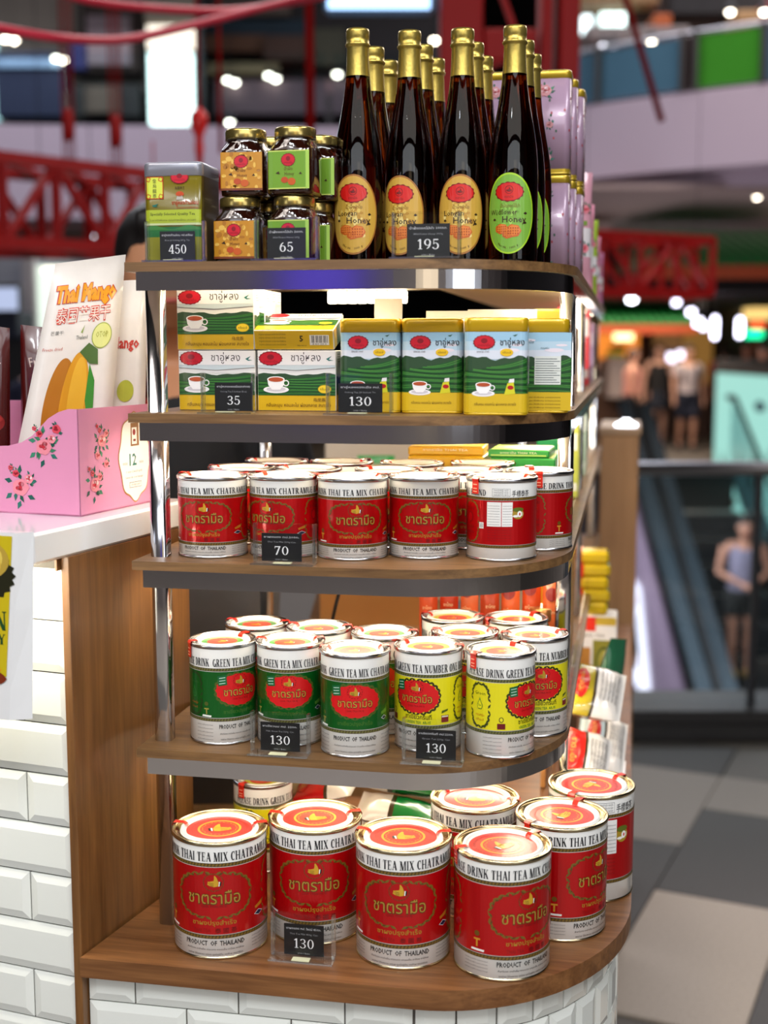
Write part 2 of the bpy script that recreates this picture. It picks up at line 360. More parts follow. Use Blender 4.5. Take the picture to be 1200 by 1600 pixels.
class Print:
    """flat ink shapes in (u, v) metres, later laid on a plane, a cylinder or a horizontal disc"""
    def __init__(s): s.p = []; s.mats = []
    def _mi(s, m):
        if isinstance(m, str): m = ink(m)
        if m not in s.mats: s.mats.append(m)
        return s.mats.index(m)
    def poly(s, pts, m, l=1): s.p.append(([tuple(p) for p in pts], l, s._mi(m))); return s
    def rect(s, u0, u1, v0, v1, m, l=1): return s.poly([(u0, v0), (u1, v0), (u1, v1), (u0, v1)], m, l)
    def ell(s, cx, cy, rx, ry, m, l=1, n=28, wob=0, wn=9):
        return s.poly([(cx + rx * (1 + wob * math.cos(wn * 2 * PI * i / n)) * math.cos(2 * PI * i / n), cy + ry * (1 + wob * math.cos(wn * 2 * PI * i / n)) * math.sin(2 * PI * i / n)) for i in range(n)], m, l)
    def ring(s, cx, cy, rx, ry, w, m, l=1, n=36, a0=0, a1=360):
        for i in range(n):
            q = []
            for k, o in ((i, 0), (i + 1, 0), (i + 1, 1), (i, 1)):
                a = R(a0 + (a1 - a0) * k / n); q.append((cx + (rx - o * w) * math.cos(a), cy + (ry - o * w) * math.sin(a)))
            s.poly(q, m, l)
        return s
    def wreath(s, cx, cy, rx, ry, m, l=1, n=34, size=.0016, sq=2.0):
        for i in range(n):
            a = 2 * PI * i / n
            ca, sa = math.cos(a), math.sin(a); e = 2 / sq
            x = cx + rx * math.copysign(abs(ca) ** e, ca); y = cy + ry * math.copysign(abs(sa) ** e, sa)
            d = math.atan2(ry * math.cos(a), -rx * math.sin(a)) + (.55 if i % 2 else -.55)
            ux, uy = math.cos(d), math.sin(d); L1, W1 = size * 1.7, size * .62
            s.poly([(x - ux * L1, y - uy * L1), (x + uy * W1, y - ux * W1), (x + ux * L1, y + uy * L1), (x - uy * W1, y + ux * W1)], m, l)
        return s
    def text(s, body, cx, cy, h, m, l=2, w=None, bold=0, font='sans', ang=0, capref=None, align='c'):
        ps = serif(body) if font == 'serif' else sans(body, bold)
        if not ps: return s
        x0, x1, y0, y1 = bounds(ps)
        if font != 'serif':                       # scale by a fixed cap height so marks above and below fit
            y0, y1 = (capref or (0.0, .69))
        sy = h / (y1 - y0); sx = sy if w is None else w / (x1 - x0)
        mx = (x0 + x1) / 2 if align == 'c' else x0; my = (y0 + y1) / 2; mi = s._mi(m); ca, sa = math.cos(ang), math.sin(ang)
        for q in ps:
            r = []
            for a, b in q:
                X, Y = (a - mx) * sx, (b - my) * sy; r.append((cx + X * ca - Y * sa, cy + X * sa + Y * ca))
            s.p.append((r, l, mi))
        return s
    def hand(s, cx, cy, h, l=3, g='d8a020', k='1a0c04', w='f4f0e8', flip=1, ang=0):
        c = {'g': g, 'k': k, 'w': w}; ca, sa = math.cos(ang), math.sin(ang)
        for t, q in HAND:
            pts = [((a - .48) * h * flip, (b - .55) * h) for a, b in q]
            s.poly([(cx + x * ca - y * sa, cy + x * sa + y * ca) for x, y in pts], c[t], l + (t != 'g'))
        return s
    def build(s, name, mp, parent=None, step=None, stepv=None):
        """mp(u, v, layer) -> 3-D point; long shapes are cut every `step` metres along u so they can bend"""
        mb = MB()
        for q, l, mi in s.p:
            qs = [q]
            if step:
                u0 = min(p[0] for p in q); u1 = max(p[0] for p in q)
                if u1 - u0 > step * 1.2:
                    qs = []; rest = q; k = math.floor(u0 / step) + 1
                    while k * step < u1 - 1e-9 and len(rest) > 2:
                        a = _cut(rest, k * step, True); rest = _cut(rest, k * step, False)
                        if len(a) > 2: qs.append(a)
                        k += 1
                    if len(rest) > 2: qs.append(rest)
            if stepv:
                q2 = []
                for q in qs:
                    q = [(b, a) for a, b in q]; u0 = min(p[0] for p in q); u1 = max(p[0] for p in q); rest = q; k = math.floor(u0 / stepv) + 1
                    while k * stepv < u1 - 1e-9 and len(rest) > 2:
                        a = _cut(rest, k * stepv, True); rest = _cut(rest, k * stepv, False)
                        if len(a) > 2: q2.append([(y, x) for x, y in a])
                        k += 1
                    if len(rest) > 2: q2.append([(y, x) for x, y in rest])
                qs = q2
            for z in qs: mb.add([mp(u, v, l) for u, v in z], [list(range(len(z)))], mi)
        return mb.build(name, s.mats, parent)
LAY = .00012
def on_cyl(r, off=.0003): return lambda u, v, l: ((r + off + l * LAY) * math.sin(u / r), -(r + off + l * LAY) * math.cos(u / r), v)
def on_front(y, off=.0003): return lambda u, v, l: (u, y - off - l * LAY, v)
def on_right(x, off=.0003): return lambda u, v, l: (x + off + l * LAY, u, v)
def on_top(z, off=.0003): return lambda u, v, l: (u, v, z + off + l * LAY)
# ---------------------------------------------------------------- shared materials
M_wood = wood('shelf_wood_edge', '553a20', '86633c', 0)
M_woodtop = wood('countertop_wood', '5a3415', '8a5c34', 0, .8)
M_panel = wood('side_panel_wood', '5c3a1c', '83592f', 2, .7, .4)
M_cabwood = wood('cabinet_wood', '8a6440', 'a67d55', 2, .3, .6, 0)
M_steel = mat('polished_steel', (.86, .86, .88), .11, 1.0, vary=.06, vscale=4)
M_brushed = mat('brushed_steel', (.7, .7, .72), .28, 1.0, vary=.1, vscale=9)
M_cream = mat('cream_laminate', 'e8dcc2', .5, vary=.04, vscale=12)
M_led = glow('led_diffuser', 'fff0d0', 9)
M_tile = mat('white_glazed_tile', 'e9ece6', .12, coat=.6, vary=.025, vscale=7)
M_grout = mat('dark_grout', '57534d', .9, vary=.15)
M_slab = mat('white_counter_slab', 'eceef0', .16, coat=.5, vary=.02, vscale=10)
M_acrylic = clear('clear_acrylic', (.985, .99, .99), .004)
M_acredge = clear('acrylic_edge', (.93, .96, .97), .28, .15)
M_black = mat('matte_black', '0b0b0e', .45, vary=.1)
M_dark = mat('dark_plastic', '1c1b1f', .5, vary=.1)
Z1, Z2, Z3, Z4, Z5 = .083, -.0640, -.2118, -.4060, -.607

# ---------------------------------------------------------------- hall floor, walls, ceiling
def tilemesh(name, w, h, t, ch, m):
    return MB().box(ch * .25, w - ch * .25, ch * .25, h - ch * .25, -t, 0, 0, ch).mesh(name, m)
def terrazzo(name, c1, c2):
    m = bpy.data.materials.new(name); m.use_nodes = True; nt = m.node_tree; b = nt.nodes['Principled BSDF']
    tc = nt.nodes.new('ShaderNodeTexCoord'); v = nt.nodes.new('ShaderNodeTexNoise'); v.inputs['Scale'].default_value = 130; v.inputs['Detail'].default_value = 2
    nt.links.new(tc.outputs['Object'], v.inputs['Vector'])
    cr = nt.nodes.new('ShaderNodeValToRGB'); e = cr.color_ramp.elements; e[0].position = .35; e[1].position = .65
    e[0].color = (*srgb(c1), 1); e[1].color = (*srgb(c2), 1)
    nt.links.new(v.outputs['Fac'], cr.inputs[0]); nt.links.new(cr.outputs[0], b.inputs['Base Color']); b.inputs['Roughness'].default_value = .5
    b.inputs['Specular IOR Level'].default_value = .3
    return m
M_fpale = terrazzo('pale_floor_stone', 'a8998a', 'b8aa9b'); M_fmid = terrazzo('grey_floor_stone', '7c746b', '8a8279'); M_fdark = terrazzo('charcoal_floor_stone', '35322f', '413d39')
fl = MB().box(-7, 9, -4, 4.35, -1.40, -1.358).box(-7, .8, 4.2, 26, -1.40, -1.356).box(3.95, 9, 4.2, 26, -1.40, -1.356).box(.8, 3.95, 14.2, 26, -1.40, -1.356).build('floor', mat('floor_screed', '57514a', .6, vary=.1))
rf_ = MB().box(-6.9, 8.9, -3.95, .2, -1.358, -1.350).build('reflector_slab', mat('pale_floor_behind', '8c8276', .5, vary=.12, vscale=1.5), fl)  # paler slab added behind the lens to lighten what the steel bands mirror
tag(fl, kind='structure')
FA = R(24.5); ca, sa = math.cos(FA), math.sin(FA); g = .315
def fw(e1, e2): return (e1 * ca + e2 * sa, -e1 * sa + e2 * ca)
t1 = {}
for nm, m in (('p', M_fpale), ('m', M_fmid), ('d', M_fdark)):
    for n in (1, 2): t1[nm, n] = tilemesh('floor_tile', g, g * n, .02, .002, m)
e1b, e2b = -.655, 2.45
cols = {0: [('p', 0, 2), ('d', 2, 2), ('m', 4, 1), ('d', 5, 2), ('p', 7, 2)], -1: [('d', -1, 2), ('d', 1, 2), ('m', 3, 2), ('d', 5, 1), ('m', 6, 2)],
        1: [('d', -2, 2), ('d', 0, 1), ('m', 1, 1), ('d', 2, 2), ('m', 4, 2), ('d', 6, 2)], 2: [('p', -2, 2), ('d', 0, 2), ('d', 2, 2), ('p', 4, 2), ('d', 6, 1)],
        3: [('d', -2, 2), ('m', 0, 2), ('d', 2, 2), ('m', 4, 2), ('d', 6, 1)], -2: [('d', 0, 2), ('p', 2, 2), ('d', 4, 2), ('m', 6, 2)], -3: [('m', 1, 2), ('d', 3, 2), ('d', 5, 2)],
        4: [('p', -2, 2), ('d', 0, 2), ('m', 2, 2), ('d', 4, 2)], 5: [('d', 0, 2), ('m', 2, 2), ('d', 4, 1)]}
for c, lst in cols.items():
    for k, r0, n in lst:
        x, y = fw(e1b + c * g, e2b + r0 * g)
        if y > 4.6 or c not in cols: continue
        o = obj('floor_tile', t1[k, n], fl, (x, y, -1.35), -FA)
        if (fw(e1b + (c + 1) * g, e2b + (r0 + n) * g)[1] > 4.34): bpy.data.objects.remove(o)

# ---------------------------------------------------------------- the display rack
def front_path(off, s0=-.006, s1=.425, dfront=-.028, cx=.26, cy=.14, dend=1.6, n=36):
    """outer edge of a shelf from its left end, round the corner, to the far end"""
    pts = [(s0, dfront + off)]
    rx, ry = s1 - cx - off, cy - dfront - off
    for i in range(n + 1):
        a = -PI / 2 + PI / 2 * i / n; pts.append((cx + rx * math.cos(a), cy + ry * math.sin(a)))
    pts.append((s1 - off, dend))
    return pts
rack = empty('display_rack', U(0, 0, 0), -AR, 'tall polished steel rack with four rounded wooden shelves of tea and honey', 'shelf')
def shelf_poly(off=0): return front_path(off) + [(.24, 1.6), (.24, .41), (-.006, .41)]
for i, z in enumerate((Z1, Z2, Z3, Z4)):
    mb = MB().prism(shelf_poly(), z - .009, z, 0)
    nm = len(mb.f); mb.m[-2] = 1
    b = mb.build('shelf_board', [M_wood, M_cream], rack)
    po, pi_ = front_path(.004, s0=.004), front_path(.0075, s0=.004)
    q = po + pi_[::-1]
    mb = MB()
    for j in range(len(po) - 1):
        mb.add([(x, y, zz) for zz in (z - .0272, z - .0092) for x, y in (po[j], po[j + 1], pi_[j + 1], pi_[j])],
               [(0, 1, 5, 4), (1, 0, 3, 2), (2, 3, 7, 6), (4, 5, 6, 7)], 0, False)
    mb.build('steel_band', M_steel, b)
    st = MB()
    st.box(.03, .27, .012, .022, z - .0135, z - .0092); st.box(.394, .404, .16, 1.5, z - .0135, z - .0092)
    st.build('led_strip', M_led, b)
    if i == 0:
        st = MB()
        for k in range(8): st.box(.10 + k * .013, .110 + k * .013, .385, .395, z - .026, z - .011, 0, .001)
        st.build('led_strip', M_led, b)
    zz = z - .015
    a_ = area('shelf_lamp', U(.17, .06, zz), (R(12), 0, -AR), .34, .03, (.34, .62, .58, .27)[i], (1, .87, .66))
    a2 = area('shelf_lamp', U(.37, .16, zz), (0, R(-10), -AR), .03, .16, .12, (1, .87, .66))
    a3 = area('shelf_lamp', U(.22, .32, zz), (0, 0, -AR), .3, .03, (.22, .3, .3, .6)[i], (1, .87, .66))
    a4 = area('shelf_lamp', U(.36, .9, zz), (0, 0, -AR), .05, 1.1, 1.2, (1, .87, .66))
for s, d, w, z0 in ((.002, .0, .0185, Z5), (.004, .385, .016, Z5), (.4025, .22, .018, Z5), (.396, .72, .018, Z5), (.396, 1.56, .018, Z5), (.245, 1.56, .018, Z5)):
    MB().prism(rrect(w, w, w * .3, 6, s + w / 2, d + w / 2), z0, Z1 - .0092, 0, True).build('post', M_steel, rack)
for z in (Z2, Z3, Z4):                                          # clear guards along the aisle side, with their end stops
    MB().box(.4205, .4222, .15, 1.58, z, z + .036).build('acrylic_guard', M_acrylic, rack)
MB().box(.404, .412, .26, .52, Z4 + .001, Z3 - .0275, 0, .001).build('side_board', wood('side_board_wood', 'b07a40', 'd29c60', 2, .6), rack)
MB().box(.372, .379, .5, 1.2, Z5 + .001, Z4 - .0275, 0, .001).build('side_board', MATS['side_board_wood'], rack)

# ---------------------------------------------------------------- the tiled base and its countertop
base = empty('tiled_counter', U(0, 0, -1.35), -AR, 'rounded counter base clad in white tiles under the wooden display top', 'counter')
def base_path(off, n=20, dend=1.6, s0=-.048):
    pts = [(s0, -.087 + off)]
    rx, ry = .206 - off, .237 - off
    for i in range(n + 1):
        a = -PI / 2 + PI / 2 * i / n; pts.append((.29 + rx * math.cos(a), .15 + ry * math.sin(a)))
    pts.append((.496 - off, dend))
    return pts
def top_poly(off): return base_path(off) + [(.24, 1.6), (.24, .42), (.045, .42), (.03, .32)]
B0 = 1.35
mb = MB().prism(top_poly(.0), B0 + Z5 - .0205, B0 + Z5, 0)
top = mb.build('countertop', M_woodtop, base)
MB().prism(top_poly(.017), .08, B0 + Z5 - .0207, 0).prism(top_poly(.04), 0, .08, 1).build('core', [M_grout, M_dark], base)
TH = .0545; TT = .0042
def bev_tile(w, h, cut=0):
    """bevelled glazed tile lying against a wall facing -y, lower-left corner at the origin; cut = height kept"""
    g_ = .0008; b_ = .0085 if w > .03 else .004
    x0, x1, z0, z1 = g_, w - g_, g_, h - g_
    vs = [(x0, 0, z0), (x1, 0, z0), (x1, 0, z1), (x0, 0, z1)]
    vs += [(x, -TT * .45, z) for x, _, z in vs]
    zt = z1 if cut else z1 - b_
    vs += [(x0 + b_, -TT, z0 + b_), (x1 - b_, -TT, z0 + b_), (x1 - b_, -TT, zt), (x0 + b_, -TT, zt)]
    fs = [(0, 1, 5, 4), (1, 2, 6, 5), (2, 3, 7, 6), (3, 0, 4, 7), (4, 5, 9, 8), (5, 6, 10, 9), (6, 7, 11, 10), (7, 4, 8, 11), (8, 9, 10, 11)]
    me = MB().add(vs, fs).mesh('tile', M_tile)
    return me
TC = {}
def tmesh(w, h, cut=0):
    k = (round(w, 4), round(h, 4), cut)
    if k not in TC: TC[k] = bev_tile(w, h, cut)
    return TC[k]
zr = B0 + Z5 - .0207
row_h = [.031] + [TH] * 8
TW = .1085
for r, h in enumerate(row_h):
    zr -= h
    # straight front
    x = -.046; first = [.05, .104][r % 2]
    xs = [x]
    while xs[-1] < .289 - .01: xs.append(min(.289, xs[-1] + (first if len(xs) == 1 else TW)))
    for a_, b_ in zip(xs, xs[1:]):
        obj('tile', tmesh(b_ - a_, h, r == 0), base, (a_, -.07, zr))
    # corner: narrow cut tiles round the curve
    P_ = base_path(.017, 60)[1:62]; Ls = [0]
    for p, q in zip(P_, P_[1:]): Ls.append(Ls[-1] + math.dist(p, q))
    nt_ = 8; off = [0, .5][r % 2]
    def onarc(u):
        u = max(0, min(1, u)) * Ls[-1]
        for i in range(len(Ls) - 1):
            if Ls[i + 1] >= u:
                t = (u - Ls[i]) / (Ls[i + 1] - Ls[i]); return (P_[i][0] + t * (P_[i + 1][0] - P_[i][0]), P_[i][1] + t * (P_[i + 1][1] - P_[i][1]))
        return P_[-1]
    us = [0] + [(k + off) / nt_ for k in range(1 if not off else 0, nt_ + (0 if not off else 0))] + [1]
    for u0, u1 in zip(us, us[1:]):
        p, q = onarc(u0), onarc(u1); w = math.dist(p, q)
        if w < .008: continue
        obj('tile', tmesh(w, h, r == 0), base, (p[0], p[1], zr), math.atan2(q[1] - p[1], q[0] - p[0]))
    for k in range(13):
        obj('tile', tmesh(TW, h, r == 0), base, (.479, .15 + k * TW + [0, .054][r % 2], zr), PI / 2)

# ---------------------------------------------------------------- the neighbouring counter (wooden end panel, white slab, tiles)
lc = empty('side_counter', L(0, 0, -1.35), -AL, 'white tiled side counter with wooden end panel and thick white top', 'counter')
MB().box(-.0095, 0, 0, .235, 0, B0 - .2, 0, .0008).build('end_panel', M_panel, lc)
sl = MB().box(-1.0, .0015, -.058, .24, B0 - .2, B0 - .17, 0, .003).build('countertop', M_slab, lc)
MB().box(-1.0, -.0095, .012, .22, 0, B0 - .2).build('core', M_grout, lc)
MB().box(-.7, -.02, -.03, -.012, B0 - .2045, B0 - .2).build('led_strip', M_led, lc)
MB().box(-.0125, -.0095, -.006, .008, B0 - .214, B0 - .2, 0, .0005).build('corner_clip', M_panel, lc)
area('counter_lamp', L(-.2, -.04, -.207), (R(20), 0, -AL), .36, .02, .9, (1, .93, .78))
zl = B0 - .4257; hh = .0529
for r in range(-4, 12):
    z = zl - hh * (r + 1)
    h = hh
    if r == -4 - 1: continue
    if z + h > B0 - .2: h = B0 - .201 - z
    if h < .01 or z < .02: continue
    x = -.0105; k = 0
    while x > -.75:
        w = .0545 if (k == 0 and r % 2 == 0) else .108
        obj('tile', tmesh(w, h), lc, (x - w, .0115, z)); x -= w; k += 1
# hanging illustrated sign at the far left
# ---------------------------------------------------------------- tea cans
M_canwhite = mat('white_enamel', 'f2f2ee', .28, coat=.5, vary=.01)
M_rim = mat('tin_rim', 'd9cba6', .2, 1.0, vary=.05)
M_rimsilver = mat('silver_rim', 'c9c9cc', .22, 1.0, vary=.05)
M_lidwhite = mat('plastic_lid', 'f6f3ea', .32, coat=.2, vary=.01)
M_seal = mat('red_seal_tape', 'd62a1c', .25, coat=.4, vary=.05)
M_sealp = mat('seal_print', 'f0a080', .4)
TH1 = 'ชาตรามือ'; TH2 = 'ชาผงปรุงสำเร็จ'
def can_label(D, H, kind):
    """full wrap print; v = height on the can; returns a Print"""
    P = Print(); r = D / 2; C = PI * D; q = D / .097          # q: scale against the large can
    big = kind == 'red_large'
    band = {'red_large': (.215, .79), 'red_small': (.20, .735), 'green': (.275, .735), 'yellow': (.275, .735)}[kind]
    v0, v1 = band[0] * H, band[1] * H
    base = {'r': 'b4040c', 'g': '0b5a1f', 'y': 'e6dc1e'}[kind[0]]
    gold = '735a1e'; dk = '3c2c10'
    P.rect(-C / 2, C / 2, v0, v1, mat('lacquered_tin_' + base, {'r': 'c4060e', 'g': '0a641f', 'y': 'e6dc1e'}[kind[0]], .30, .45 if kind[0] != 'y' else .1, coat=.5), 0)
    bh = .030 * H * (1.0 if not kind.startswith('red_s') else 1.1)
    for vv, sg in ((v0, -1), (v1, 1)):
        a, b = sorted((vv + sg * .006 * H, vv + sg * (.006 * H + bh)))
        P.rect(-C / 2, C / 2, a, b, dk if kind[0] != 'y' else '2c3010', 1)
        n = int(C / (bh * .95))
        for i in range(n):
            u = -C / 2 + C * (i + .5) / n; m = (a + b) / 2; h = bh * .52
            P.poly([(u - h * .9, m - h * .5), (u + h * .1, m - h * .9), (u + h * .95, m + h * .45), (u - h * .1, m + h * .9)], gold if kind[0] == 'r' else '6a6a3a', 2)
    # header lettering
    top = v1 + bh + .012 * H; cap = {'red_large': .078, 'red_small': .075, 'green': .078, 'yellow': .078}[kind] * H
    hdr = {'r': 'PLEASE DRINK THAI TEA MIX CHATRAMUE BRAND', 'g': 'PLEASE DRINK  GREEN TEA MIX CHATRAMUE BRAND', 'y': 'PLEASE DRINK GREEN TEA NUMBER ONE BRAND'}[kind[0]]
    tw = {'red_large': .188 * q, 'red_small': .150, 'green': .142, 'yellow': .136}[kind]
    P.text(hdr, 0, top + cap * .62, cap, '10141c', 2, tw, font='serif')
    # foot lettering
    fh = v0 - bh
    P.text('PRODUCT  OF  THAILAND', 0, fh * .76, .040 * H, '15181c', 2, .062 * q, .018)
    P.text('สำหรับชง ชาดำเย็น ชามะนาว ชานมเย็น ชาร้อน ชาใส่นม', 0, fh * .47, .014 * H, '3a3a40', 2, .060 * q)
    P.text('ชงง่าย ได้รสหอม อร่อย ถูกใจผู้ดื่ม ชงถ้วย ชงเหยือก', 0, fh * .24, .014 * H, '3a3a40', 2, .058 * q)
    for side in (-1, 1):
        for k in range(4 + (kind[0] != 'r')):
            P.text('ผสมน้ำร้อน คนให้ทั่ว กรองเอากากออก', side * .053 * q, fh * (.82 - .15 * k), .009 * H, '55555a', 2, .026 * q)
    vm = lambda t: v0 + (v1 - v0) * t
    bh_ = v1 - v0
    if kind[0] == 'r':
        P.wreath(0, vm(.585), .0385 * q, bh_ * .335, gold, 2, 46, .0021 * q, 2.7)
        P.wreath(.0006, vm(.577), .0378 * q, bh_ * .33, '5a3c10', 2, 30, .0017 * q, 2.7)
        P.ring(0, vm(.78), .0105 * q, .0095 * q, .0004, '7a1208', 2, 24)
        P.wreath(0, vm(.78), .0100 * q, .0090 * q, '6e4a14', 2, 22, .0009 * q)
        P.hand(.001 * q, vm(.79), .0155 * q, 3, 'c89a28')
        P.text(TH1, 0, vm(.545), .0126 * q, '5a3408', 3, .0545 * q, .035); P.text(TH1, 0, vm(.548), .0121 * q, 'a88434', 4, .0535 * q, .0)
        P.text('CHA THAI MUE', 0, vm(.42), .0024 * q, '7a0a08', 2, .026 * q)
        P.text(TH2, 0, vm(.175), .0044 * q, 'a87a22', 2, .045 * q, .01)
        P.text('泰 國 茶', .012 * q, vm(.06), .0046 * q, '5e0508', 2, .022 * q, capref=(0, .8)); P.text('THAI TEA', -.013 * q, vm(.06), .0038 * q, '8e0608', 2, .018 * q)
        P.ell(-.0515 * q, vm(.28), .0028 * q, .0028 * q, '6a4a14', 2, 14)
        P.text('T', -.0515 * q, vm(.15), .0078 * q, 'c98a2a', 2, .007 * q, .04)
        P.poly([(-.058 * q, vm(.03)), (-.044 * q, vm(.025)), (-.0435 * q, vm(.055)), (-.0575 * q, vm(.06))], 'f0ece6', 2)
        P.poly([(.0455 * q, vm(.27)), (.056 * q, vm(.31)), (.0555 * q, vm(.37)), (.0445 * q, vm(.31))], 'b8701c', 2)
        P.poly([(.0435 * q, vm(.195)), (.050 * q, vm(.16)), (.057 * q, vm(.2)), (.050 * q, vm(.245))], 'dfe6e8', 2)
        P.poly([(.0445 * q, vm(.197)), (.050 * q, vm(.168)), (.056 * q, vm(.2)), (.050 * q, vm(.237))], '0c1f3c', 3)
        for uu in (-.090, .073):                       # tall framed panels
            P.wreath(uu * q, vm(.5), .0165 * q, bh_ * .46, gold, 2, 38, .0018 * q, 3.2)
            P.text('ชาไทย', uu * q, vm(.8), .005 * q, '7c0a06', 2, .018 * q); P.ell(uu * q, vm(.6), .006 * q, .0075 * q, '8a0a08', 2, 20); P.ell(uu * q, vm(.6), .0045 * q, .006 * q, base, 3, 20)
            P.text('หอมอร่อย', uu * q, vm(.38), .0035 * q, '7c0a06', 2, .016 * q); P.text('ชงง่าย ได้รส', uu * q, vm(.26), .0035 * q, '7c0a06', 2, .018 * q)
        P.rect(.091 * q, .098 * q, vm(.36), vm(.5), 'f2f0ec', 2)
        for k in range(7): P.rect(.0920 * q + k * .0008 * q, .0923 * q + k * .0008 * q, vm(.38), vm(.48), '111111', 3)
        u0 = .103 * q; u1 = .1375 * q
        P.rect(u0, u1, vm(.42), vm(.97), 'ecebe8', 2); P.rect((u0 + u1) / 2 + .002 * q, (u0 + u1) / 2 + .0028 * q, vm(.42), vm(.97), base, 3)
        for k in range(8):
            P.rect(u0 + .001 * q, (u0 + u1) / 2, vm(.46 + .06 * k), vm(.468 + .06 * k), '8a8a8c', 3); P.rect((u0 + u1) / 2 + .004 * q, u1 - .001 * q, vm(.46 + .06 * k), vm(.468 + .06 * k), '8a8a8c', 3)
        for k in range(5): P.text('Black tea with colour and flavour mix', (u0 + u1) / 2, vm(.34 - .06 * k), .0015 * q, '7a0608', 2, .032 * q)
        P.rect(.110 * q, .134 * q, top + cap * .12, top + cap * 1.35, '33363c', 1); P.rect(.1104 * q, .1336 * q, top + cap * .16, top + cap * 1.31, 'f2f2ee', 2)
        for k in range(3): P.text('ชาผงปรุงสำเร็จ ตรามือ', .122 * q, top + cap * (1.1 - .35 * k), .0022 * q, '33363c', 3, .020 * q)
        def tea(u):
            P.ell(u, vm(.7), .0085 * q, bh_ * .115, 'a88a2a', 2); P.ell(u, vm(.8), .008 * q, bh_ * .05, '5c6a1c', 3)
            P.ell(u - .0035 * q, vm(.655), .0042 * q, .0016 * q, 'f4f2ec', 4); P.ell(u + .002 * q, vm(.7), .0034 * q, .0042 * q, 'f4f2ec', 4); P.ring(u + .0055 * q, vm(.7), .0016 * q, .0024 * q, .0005 * q, 'f4f2ec', 4, 14); P.ell(u + .0022 * q, vm(.7), .0012 * q, .002 * q, 'c81420', 5, 12)
        tea(.1455 * q)
        P.text('手標泰茶', .1495 * q, top + cap * .62, cap * .95, '14181e', 2, .026 * q, capref=(0, .85))
    else:
        w2 = .0255 if kind[0] == 'g' else .0235
        cx = 0 if kind[0] == 'g' else 0
        P.wreath(cx, vm(.60), w2 * 1.03, bh_ * .36, '4c5a1e' if kind[0] == 'g' else '2c2c12', 1, 46, .0019, 2.3)
        P.ell(cx, vm(.6), w2, bh_ * .345, 'cf1318', 2, 72, .025, 18)
        P.hand(cx, vm(.80), .0115, 3, 'b8902a')
        P.wreath(cx, vm(.80), .0072, .0066, '8c1408', 3, 16, .0008)
        P.text(TH1, cx, vm(.555), .0082, '4c1c08', 3, w2 * 1.42, .035); P.text(TH1, cx, vm(.558), .0078, 'c09438', 4, w2 * 1.38)
        P.text('CHA TRA MUE', cx, vm(.40), .0018, '7a0a08', 3, .018)
        tagc = '0a5e34'
        P.poly([(cx - w2 * .9, vm(.70)), (cx - w2 * .55, vm(.72)), (cx - w2 * .58, vm(.94)), (cx - w2 * .93, vm(.91))], tagc, 5)
        for k in range(3): P.poly([(cx - w2 * .86, vm(.74 + .06 * k)), (cx - w2 * .62, vm(.755 + .06 * k)), (cx - w2 * .62, vm(.77 + .06 * k)), (cx - w2 * .86, vm(.755 + .06 * k))], 'bfe0c8', 6)
        if kind[0] == 'g':
            P.text('ชาเขียวปรุงสำเร็จ', 0, vm(.13), .0036, '3f6f22', 2, .036, .01)
            P.ell(-.036, vm(.3), .0022, .0022, '4c5a1e', 2, 12); P.text('T', -.036, vm(.14), .0058, '8f8a3a', 2, .0052, .04)
            P.poly([(-.041, vm(.02)), (-.031, vm(.01)), (-.0305, vm(.05)), (-.0405, vm(.06))], 'e8ece6', 2)
            P.poly([(.0295, vm(.26)), (.0375, vm(.3)), (.037, vm(.38)), (.029, vm(.32))], '4f8a2c', 2); P.poly([(.029, vm(.19)), (.0335, vm(.14)), (.038, vm(.19)), (.0335, vm(.24))], 'c9d6d8', 2); P.poly([(.030, vm(.19)), (.0335, vm(.152)), (.037, vm(.19)), (.0335, vm(.228))], '102436', 3)
        else:
            P.text('ชาเขียวกรีนที', cx + .002, vm(.17), .0044, '5a5a08', 2, .028, .02); P.text('GREEN TEA  AR-95', cx + .002, vm(.055), .0028, '2e7a2a', 2, .026, .01)
            P.rect(cx - .0335, cx - .0255, vm(.03), vm(.15), '6a1418', 2); P.rect(cx + .026, cx + .034, vm(.05), vm(.2), '7a1a1c', 2); P.rect(cx + .0265, cx + .0335, vm(.16), vm(.19), 'd8d4c0', 3)
            P.poly([(cx + .026, vm(.24)), (cx + .033, vm(.29)), (cx + .0335, vm(.33)), (cx + .0265, vm(.3))], '4a5a14', 2)
            P.ell(cx - .0295, vm(.23), .0024, .0028, '3a3a14', 2, 14); P.ell(cx - .0295, vm(.23), .0016, .002, base, 3, 14)
        for uu in (-.052, .052):
            pc = '36401a' if kind[0] == 'y' else '1c3a14'
            P.wreath(uu, vm(.5), .0105, bh_ * .45, pc, 2, 40, .0018, 3)
            P.text('Green', uu, vm(.76), .0034, '5a6a10' if kind[0] == 'y' else '2f6a2a', 2, .0125)
            P.poly([(uu - .0034, vm(.5)), (uu - .0022, vm(.42)), (uu + .0022, vm(.42)), (uu + .0034, vm(.5)), (uu + .0012, vm(.60)), (uu, vm(.67)), (uu - .0012, vm(.60))], '2f7a2a', 2)
            P.poly([(uu - .0028, vm(.5)), (uu - .0018, vm(.435)), (uu + .0018, vm(.435)), (uu + .0028, vm(.5)), (uu, vm(.62))], base, 3); P.text('TEA', uu, vm(.5), .002, '2f7a2a', 4, .0042)
            P.text('หอมกรุ่น', uu, vm(.3), .0024, 'b8641a', 2, .010); P.text('กลิ่นมะลิ', uu, vm(.2), .0022, 'b8641a', 2, .009)
    return P
